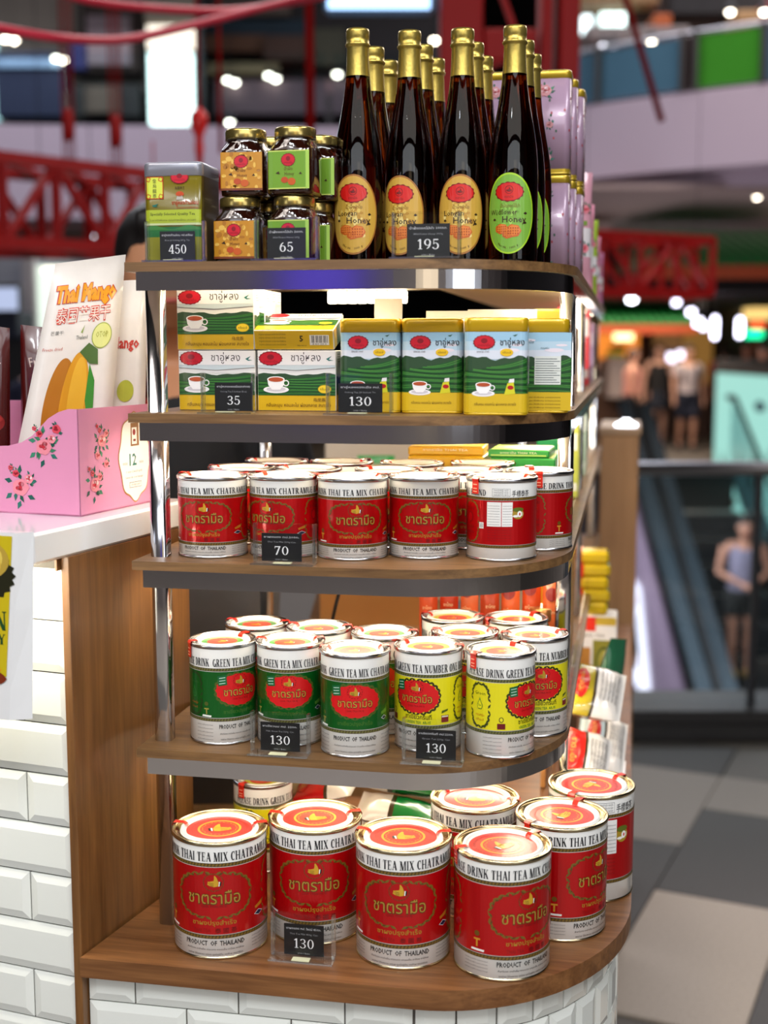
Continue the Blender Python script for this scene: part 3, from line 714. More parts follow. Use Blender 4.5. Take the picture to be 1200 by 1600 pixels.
def lid_print(kind, r):
    P = Print()
    if kind.startswith('red_l'):
        R_ = r * .70; P.ell(0, 0, R_, R_, 'd8261c', 0, 48); P.ring(0, 0, R_ * .66, R_ * .66, R_ * .07, 'e8a424', 1, 40)
        for a0 in range(0, 360, 9):
            a = R(a0); k = .83 * R_
            if 20 < a0 < 160: continue
            P.poly([(k * math.cos(a) - .0006, k * math.sin(a) - .0012), (k * math.cos(a) + .0007, k * math.sin(a) - .001), (k * math.cos(a) + .0005, k * math.sin(a) + .0013), (k * math.cos(a) - .0007, k * math.sin(a) + .001)], 'b01410', 1)
        P.wreath(0, 0, R_ * .52, R_ * .50, 'b8801c', 1, 26, .0014)
        P.hand(0, .001, R_ * .78, 2, 'e6ac20', flip=-1, ang=R(8))
        ring = 'PLEASE DRINK THAI TEA MIX CHATRAMUE BRAND'
        for i, ch in enumerate(ring):
            a = R(158 - 136 * i / (len(ring) - 1)); k = R_ * .84
            if ch != ' ': P.text(ch, k * math.cos(a), k * math.sin(a), .0026, 'a01210', 1, ang=a - PI / 2, bold=.01)
    elif kind.startswith('red_s'):
        P.ell(0, 0, r * .6, r * .6, 'e9d9c0', 0, 36); P.ring(0, 0, r * .6, r * .6, r * .05, 'd9603c', 1, 36); P.hand(0, 0, r * .5, 1, 'e0a030')
    else:
        c = {'g': '3f8a3a', 'y': 'cfcf2e'}[kind[0]]
        P.ell(0, 0, r * .62, r * .62, c, 0, 36); P.ell(0, 0, r * .46, r * .42, 'd2402c', 1, 36); P.hand(0, 0, r * .4, 2, 'e0a030')
        P.ring(0, 0, r * .66, r * .66, r * .03, 'e8e4d0', 1, 36)
    return P
def make_can(kind, D, H, name, cat='tea can'):
    r = D / 2; t = empty(name, (0, 0, 0)); tag(t, cat=cat)
    rb = r - .0006
    rim = M_rim if kind.startswith('red_l') else M_rimsilver
    MB().lathe([(rb - .002, .0005), (rb, .002), (rb, H - .004), (rb, H - .003)], 72, cap1=False).build('body', M_canwhite, t)
    MB().lathe([(rb - .003, 0), (rb + .0007, .0002), (rb + .0009, .0014), (rb, .0024)], 72, cap1=False).build('bottom_rim', rim, t)
    k = r / .0485
    lid = MB().lathe([(rb + .0002, H - .0045), (rb + .0012, H - .0035), (rb + .0013, H - .001), (rb + .0004, H), (rb - .0014 * k, H), (rb - .0022 * k, H - .0012), (rb - .0024 * k, H - .003)], 72, cap0=False, cap1=False).build('lid_rim', rim, t)
    lidm = M_rim if kind.startswith('red_l') else M_rimsilver
    MB().lathe([(rb - .0024 * k, H - .003), (rb - .0075 * k, H - .0034), (rb - .0085 * k, H - .0006), (rb - .0105 * k, H - .0002), (rb - .0115 * k, H - .0014), (rb - .0125 * k, H - .0036), (.0001, H - .0037)], 72, cap0=False, cap1=False, mis=[1, 0, 0, 0, 0, 0], mi=0).build('lid', [M_lidwhite, lidm], t)
    can_label(D, H, kind).build('printed_label', on_cyl(r - .0006), t, step=.004)
    lp = lid_print(kind, r)
    lp.build('lid_emblem', on_top(H - .0037), t)
    for a0 in (R(170), R(12)):                          # paper seals folded over the rim
        mb = MB(); w = .0042 * (1 if k > .9 else 1.05)
        ps = [(rb + .0018, H - .016), (rb + .0018, H - .004), (rb + .0024, H - .001), (rb + .0010, H + .0012), (rb - .004 * k, H + .0010), (rb - .0092 * k, H + .0010), (rb - .0125 * k, H - .0006), (rb - .014 * k, H - .0030)]
        for (r0, z0), (r1, z1) in zip(ps, ps[1:]):
            for sgn in (0,):
                vs = []
                for rr, zz in ((r0, z0), (r1, z1)):
                    for e in (-1, -.33, .33, 1): vs.append((rr * math.cos(e * w / r), rr * math.sin(e * w / r), zz))
                mb.add(vs, [(i, i + 1, i + 5, i + 4) for i in range(3)], 0, True)
        for e, z_ in ((.0, .006), (.0, .010), (0, .013)):
            mb.add([((rb + .0021), -w * .6 / 1, H - z_), ((rb + .0021), w * .6, H - z_), ((rb + .0021), w * .6, H - z_ - .0011), ((rb + .0021), -w * .6, H - z_ - .0011)], [(0, 1, 2, 3)], 1)
        mb.build('paper_seal', [M_seal, M_sealp], t, rz=a0)
    return t
can_L = make_can('red_large', .0965, .1215, 'large_tea_can')
can_R = make_can('red_small', .0720, .083, 'small_tea_can')
can_G = make_can('green', .0705, .105, 'green_tea_can')
can_Y = make_can('yellow', .0705, .105, 'yellow_tea_can')
g5 = 'large red tea cans on the wooden countertop'
def put(proto, lst, z, group):
    for s, d, rz, lab in lst: place(proto, U(s, d, z + .0002), -AR + R(rz), lab, group)
# rz: turn of the printed front, positive to the right
put(can_L, [(.078, -.018, 10, 'large red tea can at the left end of the countertop, nearest the wooden panel'),
            (.167, .030, 12, 'large red tea can standing behind the clear 130 price holder on the countertop'),
            (.267, -.004, 5, 'large red tea can just left of the frontmost can, its emblem facing forward'),
            (.368, -.009, 37, 'frontmost large red tea can with its emblem turned to the right'),
            (.421, .086, 57, 'large red tea can behind and right of the frontmost can, lid emblem upside down'),
            (.449, .187, -127, 'large red tea can farthest right, showing Chinese lettering and a teapot'),
            (.325, .118, -14, 'large red tea can at the back of the countertop, brightly lit under the shelf')], Z5, g5)
put(can_Y, [(.066, .182, 72, 'yellow green-tea can alone at the back left of the countertop')], Z5, 'yellow tea cans')
put(can_G, [(.068, .032, 48, 'green tea can at the left end of its shelf, logo turned right'),
            (.139, .040, 12, 'green tea can behind the left 130 price holder'),
            (.213, .017, 12, 'green tea can in the middle of the shelf beside the yellow cans'),
            (.080, .118, 0, 'white-topped can in the back row at far left behind the first green can'),
            (.153, .110, 0, 'white-topped can in the back row behind the second green can'),
            (.228, .098, 0, 'white-topped can in the back row behind the middle green can')], Z4, 'green tea cans on the fourth shelf')
put(can_Y, [(.284, .047, -12, 'yellow green-tea can left of centre behind the right 130 price holder'),
            (.359, .042, 56, 'yellow green-tea can at the front corner with a side panel reading Green TEA'),
            (.388, .120, 18, 'yellow green-tea can at the far right edge of its shelf'),
            (.313, .117, 10, 'yellow green-tea can in the second row between the two front yellow cans'),
            (.289, .193, 0, 'yellow green-tea can in the last row, left one of two'),
            (.361, .198, 40, 'yellow green-tea can in the last row, right one of two')], Z4, 'yellow tea cans')
put(can_R, [(.059, .035, 2, 'small red tea can at the left end of the middle shelf'),
            (.1315, .050, -16, 'small red tea can behind the 70 price holder'),
            (.2045, .048, 17, 'small red tea can third from the left on the middle shelf'),
            (.275, .070, 11, 'small red tea can fourth from the left, before the reversed can'),
            (.355, .072, -142, 'small red tea can turned round to show its white nutrition table'),
            (.388, .148, 102, 'small red tea can at the right edge, header reading PLEASE DRINK'),
            (.0625, .127, 15, 'second-row small red can behind the leftmost small can'),
            (.137, .132, 0, 'second-row small red can behind the 70 price holder can'),
            (.226, .132, -20, 'second-row small red can behind the third small can'),
            (.3125, .142, 20, 'second-row small red can seen between the fourth can and the reversed can'),
            (.078, .212, 0, 'third-row small red can at the left, only its lid showing'),
            (.156, .216, 30, 'third-row small red can second from the left, only its lid showing'),
            (.238, .214, 0, 'third-row small red can third from the left, only its lid showing'),
            (.318, .226, 0, 'third-row small red can at the right, under the yellow boxes')], Z3, 'small red tea cans on the middle shelf')

# ---------------------------------------------------------------- price holders
def price_tag(loc, rz, w, h, lines, price, label, cw=.58, co=0, tilt=0):
    t = empty('price_holder', loc, rz, label, 'price tag', 'clear acrylic price holders')
    T = .0014
    mb = MB().box(-w / 2, w / 2, -.012, .008, 0, T, 0, .0003)
    mb.build('foot', M_acrylic, t)
    MB().box(-w / 2, w / 2, -.001, -.001 + T, T, h, 0, .0003).build('front_pane', M_acrylic, t)
    MB().box(-w / 2, w / 2, .004, .004 + T, T, h * .98, 0, .0003).build('back_pane', M_acrylic, t)
    for x in (-w / 2 + .0002, w / 2 - .0032):
        MB().box(x, x + .003, -.0014, .0058, T, h, 0, .0004).build('side_edge', M_acredge, t)
    MB().box(-w / 2, w / 2, -.0128, -.0118, 0, T * 1.3).build('foot_edge', M_acredge, t)
    ch = h * .72; c = MB().box(co - cw * w / 2, co + cw * w / 2, .0008, .0016, T + .0008, T + ch).build('price_card', M_black, t)
    P = Print(); W = cw * w; z = T
    P.text(lines[0], co, z + ch * .87, ch * .062, 'c8c8cc', 1, W * .88, .005)
    P.text(lines[1], co, z + ch * .70, ch * .052, '9a9aa0', 1, W * .70)
    P.text(price, co, z + ch * .40, ch * .30, 'f2f2f4', 1, W * (.50 if len(price) == 3 else .34), font='serif')
    P.text('บาท / Baht', co, z + ch * .09, ch * .05, 'b0b0b6', 1, W * .3)
    P.build('lettering', on_front(.0008), c)
    MB().box(-.009, .009, -.0116, -.0035, T + .0001, T + .0009, 0).build('sticky_tab', mat('cream_tape', 'd8d6b0', .6), t)
    return t
price_tag(U(.041, -.0125, Z1 + .0002), -AR + R(3), .061, .040, ('ชาอู่หลงก้านอ่อน กป.เหลี่ยม', 'Krao Ji Oolong 200g. Tin'), '450', 'clear price holder reading 450 before the square yellow tin', .58, .002)
price_tag(U(.153, -.0125, Z1 + .0002), -AR, .064, .042, ('น้ำผึ้งดอกไม้ป่า 260ก.', 'Wild Flower Honey 260g.'), '65', 'clear price holder reading 65 before the honey jars', .6, 0)
price_tag(U(.289, -.0125, Z1 + .0002), -AR, .066, .044, ('น้ำผึ้งดอกไม้ป่า 1000ก.', 'Wild Flower Honey 1000g.'), '195', 'clear price holder reading 195 before the honey bottles', .62, .002)
price_tag(U(.0915, -.0115, Z2 + .0002), -AR, .055, .040, ('ชาอู่หลงชองเยื่อ(กล่อง)', 'Oolong Tea 5 Sachets (Box)'), '35', 'clear price holder reading 35 before the tea boxes', .70, .006)
price_tag(U(.224, -.0115, Z2 + .0002), -AR, .066, .040, ('ชาอู่หลงชองเยื่อ กป.', 'Oolong Tea 20 Sachets Tin'), '130', 'clear price holder reading 130 before the blue square tins', .66, .001)
price_tag(U(.149, -.0155, Z3 + .0002), -AR, .064, .040, ('ชาผงแดง กป.200ก.', 'Thai Tea Mix 200g.Can'), '70', 'clear price holder reading 70 on the middle shelf', .64, -.003)
price_tag(U(.1425, -.016, Z4 + .0002), -AR, .062, .042, ('ชาเขียวนม กป. 220ก.', 'Milk Green Tea 220g. Can'), '130', 'clear price holder reading 130 before the green cans', .66, 0)
price_tag(U(.298, -.0135, Z4 + .0002), -AR, .062, .043, ('ชาเขียวกรีนที กป.220ก.', 'Green Tea 220g. Can'), '130', 'clear price holder reading 130 before the yellow cans', .64, .003)
price_tag(U(.172, -.045, Z5 + .0002), -AR, .066, .046, ('ชาผงแดง กป. ใหญ่ 450ก.', 'Thai Tea Mix 450g. Can'), '130', 'clear price holder reading 130 on the wooden countertop', .62, .001)
# ---------------------------------------------------------------- art used on several packs
def cup(P, cx, cy, k, l=4):
    P.ell(cx, cy - k * .62, k * 1.25, k * .34, 'f2f0f2', l, 30); P.ell(cx, cy - k * .58, k * .95, k * .22, 'd2cdd4', l + 1, 24)
    P.poly([(cx - k * .85, cy + k * .35), (cx - k * .75, cy - k * .2), (cx - k * .4, cy - k * .62), (cx + k * .4, cy - k * .62), (cx + k * .75, cy - k * .2), (cx + k * .85, cy + k * .35)], 'f7f5f6', l + 2)
    P.ring(cx + k * .98, cy + k * .0, k * .3, k * .3, k * .1, 'f2f0f2', l + 1, 16)
    P.ell(cx, cy + k * .35, k * .86, k * .28, 'fdfbfa', l + 3, 24); P.ell(cx, cy + k * .33, k * .74, k * .22, 'b4502c', l + 4, 24)
def logo(P, cx, cy, rx, ry, l=3):
    P.ell(cx, cy, rx, ry, '7c0c18', l, 54, .04, 17); P.ell(cx, cy, rx * .9, ry * .88, 'c9142a', l + 1, 40)
    P.ell(cx, cy + ry * .2, rx * .3, ry * .36, '8a0a1c', l + 2, 16); P.text('ชาตรามือ', cx, cy - ry * .42, ry * .3, '7a0818', l + 2, rx * 1.2)
def hills(P, x0, x1, y0, y1, l=1, sky=('9cc4dc', 'b9d2e2', 'd8dde8'), flip=False):
    W, H = x1 - x0, y1 - y0
    if sky:
        for i, c in enumerate(sky): P.rect(x0, x1, y1 - H * .42 * (i + 1) / len(sky), y1 - H * .42 * i / len(sky), c, l)
        for cx, cy, r in ((.3, .88, .14), (.72, .72, .2), (.9, .8, .12)): P.ell(x0 + W * min(cx, .84), y0 + H * cy, W * r * .8, H * r * .16, 'e8dde6', l + 1, 16)
    def X(t): return x1 - W * t if flip else x0 + W * t
    n = 14
    def f1(t): return y0 + H * (.60 + .025 * math.sin(t * 9) + .02 * math.sin(t * 23))
    def f2(t): return y0 + H * (.40 + .20 * t ** 1.5)
    for i in range(n):
        a, b = i / n, (i + 1) / n
        P.poly([(X(a), y0), (X(b), y0), (X(b), f1(b)), (X(a), f1(a))], '2c4a2e', l + 2)
        P.poly([(X(a), y0), (X(b), y0), (X(b), f2(b)), (X(a), f2(a))], '1f5626', l + 3)
    for j in range(17):                                    # terraces curving away
        for i in range(n):
            a, b = i / n, (i + 1) / n
            g_ = lambda t: y0 + H * ((.02 + .033 * j) * (1 - .35 * t) + (.028 * j) * t * t * .7 + .05 * math.sin(2.4 * t + j * .19))
            w = H * (.007 + .006 * (j % 3))
            if g_(b) + w < f2(b) * 1.0: P.poly([(X(a), g_(a)), (X(b), g_(b)), (X(b), g_(b) + w), (X(a), g_(a) + w)], ('5a9c40', '123a1a', '3d7f34')[j % 3], l + 4)
def thai_box():
    W, H, D = .0825, .0615, .0205
    t = empty('tea_box'); tag(t, cat='tea box')
    MB().box(-W / 2, W / 2, -D / 2, D / 2, 0, H, 0, .0006).build('carton', mat('pack_white', 'ece9e6', .35, coat=.4, vary=.02), t)
    P = Print(); x0, x1 = -W / 2 + .0006, W / 2 - .0006
    P.rect(x0, x1, .0006, .0165, 'd9b01c', 1); hills(P, x0, x1, .016, .052, 1, None)
    P.rect(x0, x1, .0468, H - .0006, 'efecee', 7)
    P.poly([(x0, .044), (x0, .047), (x1, .047), (x1, .0445), (0, .0415)], 'c6d2d8', 6)
    logo(P, -.027, .0535, .0125, .0072, 8); P.text('ชาอู่หลง', .010, .0545, .0075, '3a3438', 8, .031)
    P.poly([(.031, .053), (.037, .056), (.034, .0525), (.039, .0515), (.034, .051)], '26706a', 8)
    cup(P, -.0215, .0285, .0108, 8)
    P.ell(.0295, .0225, .0072, .0046, '8a7a10', 8, 24); P.ell(.0295, .0225, .0066, .004, 'f0cf2a', 9, 24); P.text('กลิ่นมะลิ', .0295, .0225, .0022, '6a5a10', 10, .0095)
    P.text('กลิ่นละมุน หอมละไม ผ่อนคลาย สบายใจ', .002, .0062, .0032, '7c5a10', 8, .068, .01); P.text('乌龙茶', .024, .0118, .0032, '8a6a18', 8, .013, .02, capref=(0, .8))
    P.build('printed_front', on_front(-D / 2), t)
    Q = Print(); Q.rect(-D / 2 + .0006, D / 2 - .0006, .0006, .0165, 'd9b01c', 1); hills(Q, -D / 2 + .0006, D / 2 - .0006, .0165, .047, 1, None)
    for k in range(4): Q.rect(-D * .3, D * .3, .050 + k * .0025, .0508 + k * .0025, '6a8a5a', 3)
    Q.build('printed_side', on_right(W / 2), t)
    Q = Print(); Q.rect(-W / 2 + .0006, W / 2 - .0006, -D / 2 + .0006, D / 2 - .0006, 'd9b01c', 1)
    for k in range(4): Q.text('ชาอู่หลง ชนิดซอง ตรามือ ใบชาคัดพิเศษ', -.022, .006 - k * .0036, .0016, '5a4210', 2, .028)
    Q.text('5', .008, .0015, .0058, '3a2c0c', 2, bold=.03); Q.text('TEA BAGS', .008, -.0058, .0014, '3a2c0c', 2, .010)
    Q.rect(.0165, .0365, -.0052, .0052, 'efece6', 2)
    for k in range(22):
        if (k * 7) % 5 != 0: Q.rect(.0178 + k * .0008, .0178 + k * .0008 + (.0003, .0005)[k % 2], -.0028, .0046, '1a1a1c', 3)
    Q.text('8 850 123 4', .0265, -.0041, .0014, '1a1a1c', 3, .014)
    ob = Q.build('printed_end', lambda u, v, l: (u, -v, -.0003 - l * LAY), t)      # the narrow yellow end, on the underside
    return t
tb = thai_box()
g2 = 'oolong tea boxes on the second shelf'
zb = Z2 + .0002
names = ['front', 'second', 'third', 'last']
for k in range(3):
    place(tb, U(.0615, .058 + .0215 * k, zb), -AR, ('lower left tea box behind the 35 price holder', 'lower left tea box, second behind the front box', 'lower left tea box, third behind the front box')[k], g2)
for k in range(4):
    place(tb, U(.0608 + .0055 * (k > 0), .058 + .0215 * k, zb + .0622), -AR, ('upper left tea box stacked over the 35 price holder', 'upper left tea box, second in its stacked row', 'upper left tea box, third in its stacked row', 'upper left tea box, last in its stacked row')[k], g2)
for k in range(3):
    place(tb, U(.1465, .058 + .0215 * k, zb), -AR, ('right lower tea box under the box lying flat', 'right lower tea box, second under the lying box', 'right lower tea box, third under the lying box')[k], g2)
# the box lying flat: its yellow end faces the viewer
o = place(tb, U(.144, .047, zb + .0622 + .0100), 0, 'tea box lying flat on the others, yellow barcode end to the front', g2)
o.rotation_euler = (Matrix.Rotation(-AR + R(2.5), 4, 'Z') @ Matrix.Rotation(R(-74), 4, 'X')).to_euler()
# rectangular tins ------------------------------------------------------------
def on_rr(w, d, r, off=.0003):
    hw, hd = w / 2 - r, d / 2 - r; L1 = PI * r / 2
    def f(u, v, l):
        s = 1 if u >= 0 else -1; a = abs(u); o = off + l * LAY
        if a <= hw: x, y = a, -d / 2 - o
        elif a <= hw + L1: th = (a - hw) / r; x, y = hw + (r + o) * math.sin(th), -hd - (r + o) * math.cos(th)
        elif a <= hw + L1 + 2 * hd: x, y = w / 2 + o, -hd + (a - hw - L1)
        elif a <= hw + 2 * L1 + 2 * hd: th = (a - hw - L1 - 2 * hd) / r; x, y = hw + (r + o) * math.cos(th), hd + (r + o) * math.sin(th)
        else: x, y = hw - (a - hw - 2 * L1 - 2 * hd), d / 2 + o
        return (s * x, y, v)
    return f
def square_tin(name, w, d, h, r, lidm, bodym, lidh=.013, footh=0):
    t = empty(name); tag(t, cat='tea tin')
    pr = rrect(w, d, r, 5); pl = rrect(w + .0016, d + .0016, r + .0008, 5); n = len(pr)
    MB().prism(pr, .0003, h - lidh * .6, 0, True).build('body', bodym, t)
    rings = []
    for k, z in ((1, h - lidh), (1, h - .003), (.985, h - .0008), (.95, h)): rings.append([(x * k, y * k, z) for x, y in pl])
    MB().loft([[(x, y, h - lidh - .0006) for x, y in pr]] + rings, 0, True).build('lid', lidm, t)
    rings = [[(x * k, y * k, z) for x, y in pl] for k, z in ((.99, 0), (1.0, .0006), (1.0, .0018), (.985, .0024))]
    MB().loft(rings, 0, True).build('bottom_rim', lidm, t)
    return t
M_ylid = mat('yellow_lid_tin', 'd8ae1a', .25, .35, coat=.5); M_bluetin = mat('pale_blue_tin', 'a8c4d4', .25, coat=.5)
w, d, h, r = .0600, .0430, .0930, .0075
tin = square_tin('oolong_tin', w, d, h, r, M_ylid, M_bluetin)
P = Print(); per = w + d - .4 * r
def tinface(P, c, back=False):
    x0, x1 = c - w / 2, c + w / 2
    hills(P, x0, x1, .018, .079, 1)
    P.rect(x0, x1, .0024, .0205, 'd8b422', 6)
    if not back:
        logo(P, c - .011, .0695, .0105, .0068, 6); P.text('ชาอู่หลง', c + .0155, .0695, .0058, '2c3440', 6, .023, .01)
        P.text('SINCE 1945', c - .012, .0605, .0016, '4a4a52', 6, .012)
        P.ell(c + .0105, .0598, .0062, .0036, 'e8bc1c', 6, 20); P.text('กลิ่นมะลิ', c + .0105, .0598, .0018, '6a5208', 7, .008)
        cup(P, c - .0115, .0262, .0088, 7)
        P.poly([(c + .0085, .0195), (c + .019, .0205), (c + .0175, .0315), (c + .0115, .0305)], 'd6d028', 8); P.poly([(c + .0125, .031), (c + .018, .0315), (c + .018, .035), (c + .0135, .0345)], 'ece8ea', 8); P.ell(c + .0145, .0265, .003, .002, 'b41820', 9, 16)
        P.text('กลิ่นหอม หอมละไม ผ่อนคลาย สบายใจ', c, .0105, .0024, '7a5c10', 8, .040, .01)
        P.poly([(c + .016, .076), (c + .021, .0772), (c + .0185, .0752)], '2c5a44', 6)
    else:
        P.text('ตรามือ', c - .012, .070, .0026, '3a5a66', 6, .010); P.text('หอมกรุ่น', c + .004, .064, .0018, '3a5a66', 6, .008)
        P.rect(c - .006, c + .020, .028, .056, 'dfe2dc', 8)
        for k in range(11): P.rect(c - .005, c + .019 - (k % 3) * .003, .030 + k * .0023, .0306 + k * .0023, '5a6468', 9)
        P.rect(c - .006, c + .020, .0415, .0418, '2a2a2c', 9)
        for k in range(4): P.text('ใบชาอู่หลง คัดพิเศษ จากยอดดอย', c, .0155 - k * .0034, .0014, '7a5c10', 8, .040)
tinface(P, 0); tinface(P, per, True)
hills(P, w / 2 - .0005, w / 2 + d - .006, .018, .079, 1); P.rect(w / 2 - .0005, w / 2 + d - .006, .0024, .0205, 'd8b422', 6); P.rect(w / 2 + .006, w / 2 + .026, .03, .056, 'dfe2dc', 7)
for k in range(9): P.rect(w / 2 + .007, w / 2 + .025 - (k % 3) * .003, .032 + k * .0026, .0326 + k * .0026, '5a6468', 8)
hills(P, -w / 2 - d + .006, -w / 2 + .0005, .018, .079, 1); P.rect(-w / 2 - d + .006, -w / 2 + .0005, .0024, .0205, 'd8b422', 6)
P.build('printed_label', on_rr(w, d, r), tin, step=.0025)
gt = 'blue square oolong tins on the second shelf'
for s, d_, rz, lab in ((.2255, .052, 0, 'blue square tin behind the second-shelf 130 price holder'), (.2885, .050, 0, 'blue square tin between the two other front-facing tins'),
                       (.3530, .026, 3, 'blue square tin standing furthest forward on its shelf'), (.3900, .080, 180, 'blue square tin turned to its back with a nutrition table'),
                       (.2255, .098, 0, 'blue square tin hidden behind the one with the 130 price holder'), (.2885, .097, 0, 'blue square tin hidden behind the middle front tin')):
    place(tin, U(s, d_, Z2 + .0002), -AR + R(rz), lab, gt)
# the tall olive tin
M_silverlid = mat('silver_lid_tin', (.62, .62, .66), .3, .5, coat=.3); M_olive = mat('olive_gold_tin', '6f6210', .3, .0, coat=.4)
ot = square_tin('olive_tea_tin', .0600, .0600, .0985, .0075, M_silverlid, M_olive); ot['label'] = 'square olive tea tin with silver lid at the left end of the top shelf'
P = Print(); x0, x1 = -.029, .029
P.rect(x0, x1, .0024, .026, '8f8a20', 1); P.rect(x0, x1, .026, .036, '1f6a34', 1)
for i in range(10): P.poly([(x0 + .0058 * i, .033), (x0 + .0058 * (i + 1), .033), (x0 + .0058 * (i + 1), .0355 + .002 * math.sin(i + 1)), (x0 + .0058 * i, .0355 + .002 * math.sin(i))], '3f7f3c', 2)
P.rect(x0, x1, .0375, .0395, 'c9cf9a', 2); P.rect(x0, x1, .0395, .0525, 'a9b832', 1)
P.text('Specially Selected Quality Tea', 0, .0485, .0026, '2f3a10', 2, .046, .01); P.text('ใบชาคัดพิเศษ คุณภาพเยี่ยม สวนชา', 0, .0425, .0018, '4a541c', 2, .048)
P.rect(x0 + .002, x0 + .020, .063, .0845, 'c23a1c', 1); P.rect(x0 + .0028, x0 + .0192, .0638, .0838, 'd3dc4a', 2)
for cx, cy in ((x0 + .0045, .0655), (x0 + .0175, .0655), (x0 + .0045, .082), (x0 + .0175, .082)): P.wreath(cx, cy, .002, .002, 'c23a1c', 3, 8, .0008)
for i, ch in enumerate('金烏龍茶'): P.text(ch, x0 + .011, .0805 - .0048 * i, .0038, '1c2a1c', 3, capref=(0, .85))
logo(P, .008, .0835, .0095, .0062, 3); P.text('烏龍茶王', .008, .0735, .0026, '3a1c0c', 2, .010, capref=(0, .8))
P.ell(.008, .0675, .0042, .0026, 'c24a1c', 2, 16); P.poly([(.004, .062), (.012, .062), (.0105, .066), (.0055, .066)], 'b9b4a8', 2)
P.text('ชาอู่หลงก้านอ่อน', .013, .0592, .0036, 'b2401a', 2, .027, .02); P.text('โครงการพิเศษ', .015, .0545, .0022, 'a8501a', 2, .022)
P.poly([(x0 + .008, .057), (x0 + .015, .0585), (x0 + .012, .056), (x0 + .016, .055), (x0 + .009, .0555)], '1f6a5a', 2)
P.rect(x0 - .001, x0 - .0004, .0024, .086, 'd8c860', 2)
P.rect(.0305, .088, .0024, .086, '3c3010', 1)
P.build('printed_label', on_rr(.06, .06, .0075), ot, step=.003)
ot.location = U(.033, .034, Z1 + .0002); ot.rotation_euler = (0, 0, -AR)
# ---------------------------------------------------------------- honey jars
M_honey = mat('dark_honey_glass', '2a0e06', .06, coat=1.0, spec=.7); M_goldlid = mat('gold_lid', 'bfa860', .22, .9, coat=.3, vary=.08, vscale=60)
M_amber = bpy.data.materials.new('amber_glass'); M_amber.use_nodes = True
_b = M_amber.node_tree.nodes['Principled BSDF']; _b.inputs['Base Color'].default_value = (*srgb('a04a14'), 1); _b.inputs['Transmission Weight'].default_value = 1; _b.inputs['Roughness'].default_value = .01; _b.inputs['IOR'].default_value = 1.42
_n = M_amber.node_tree.nodes.new('ShaderNodeVolumeAbsorption'); _n.inputs[0].default_value = (*srgb('b4500f'), 1); _n.inputs[1].default_value = 34
M_amber.node_tree.links.new(_n.outputs[0], M_amber.node_tree.nodes['Material Output'].inputs['Volume'])
def sq(a, z):       # rounded-square cross section for the jar body
    if z > .0525: return 1
    m = 1 if z < .0435 else max(0, 1 - (z - .0435) / .009)
    c, s = abs(math.cos(a)), abs(math.sin(a)); return 1 + m * (1 / (c ** 5 + s ** 5) ** .2 - 1) * .93
def jar(kind):
    t = empty('honey_jar'); tag(t, cat='honey jar')
    MB().lathe([(.019, 0), (.0228, .0015), (.0232, .005), (.0232, .0435), (.0226, .0465), (.0208, .0500), (.0190, .0530), (.0184, .0550), (.0184, .060)], 64, squash=sq).build('glass_body', M_honey, t)
    MB().lathe([(.0205, .0565), (.0208, .058), (.0208, .0645), (.0202, .0662), (.0190, .0668), (.0150, .0664)], 56).build('lid', M_goldlid, t)
    mb = MB().lathe([(.0210, .058), (.0209, .0560), (.0202, .0550), (.0218, .0520), (.0230, .0490), (.0238, .0455)], 64, cap0=False, cap1=False, squash=lambda a, z: sq(a, z) * (1 + .012 * math.sin(9 * a + z * 400) + .01 * math.sin(23 * a)))
    mb.build('film_wrap', clear('shrink_film', (.97, .97, .97), .10, .08), t)
    P = Print(); bg = 'c08420' if kind == 'o' else '6f9c28'
    P.rect(-.0195, .0195, .0075, .0345, bg, 0)
    if kind == 'o':
        rr = random.Random(3)
        for _ in range(34): P.ell(rr.uniform(-.017, .017), rr.uniform(.009, .033), rr.uniform(.001, .003), rr.uniform(.0008, .002), rr.choice(['d8a038', 'a86c18', 'e0b450']), 1, 9)
        P.rect(-.0195, .0195, .0075, .009, '7a3a18', 2)
    else:
        P.rect(-.0195, .0195, .0075, .0083, 'c9d86a', 1); P.rect(-.0195, .0195, .0337, .0345, 'c9d86a', 1); P.rect(.0165, .0195, .0075, .0345, '9cc44a', 2)
    logo(P, 0, .0278, .0068, .0046, 2); P.text('น้ำผึ้ง', 0, .0215, .002, '5a2c08', 2, .008); P.text('Honey', .001, .0182, .0026, '5a2408', 2, .009)
    P.ell(-.0035, .0138, .0035, .0022, 'b8481c', 3, 12); P.ell(.0032, .0126, .0038, .0026, 'c4581c', 3, 12); P.poly([(-.012, .0185), (-.009, .020), (-.008, .0178)], '3a2008', 3); P.poly([(.010, .0178), (.012, .0192), (.013, .0175)], '3a2008', 3)
    P.p = [([(u * 1.08, .0055 + (v - .0075) * 1.37) for u, v in q_], l_, m_) for q_, l_, m_ in P.p]
    P.build('printed_label', on_rr(.0472, .0472, .006, .0004), t, step=.004)
    return t
jo, jg = jar('o'), jar('g'); jgp = 'honey jars with gold lids on the top shelf'
for p, s, d_, z, rz, lab in ((jo, .0900, .046, 0, 0, 'lower honey jar with amber label, beside the olive tin'), (jo, .0955, .050, .0669, 4, 'upper honey jar with amber label, stacked on the lower one'),
                             (jg, .1465, .046, 0, -2, 'lower honey jar with green label, behind the 65 price holder'), (jg, .1475, .047, .0669, -3, 'upper honey jar with green label, stacked on its pair'),
                             (jg, .153, .104, 0, 0, 'lower rear honey jar behind the green-label pair'), (jg, .158, .104, .0669, 0, 'upper rear honey jar peeking between jars and bottles'),
                             (jo, .103, .106, 0, 0, 'lower rear honey jar behind the amber-label pair'), (jo, .106, .106, .0669, 0, 'upper rear honey jar behind the amber-label pair')):
    place(p, U(s, d_, Z1 + .0002 + z), -AR + R(rz), lab, jgp)
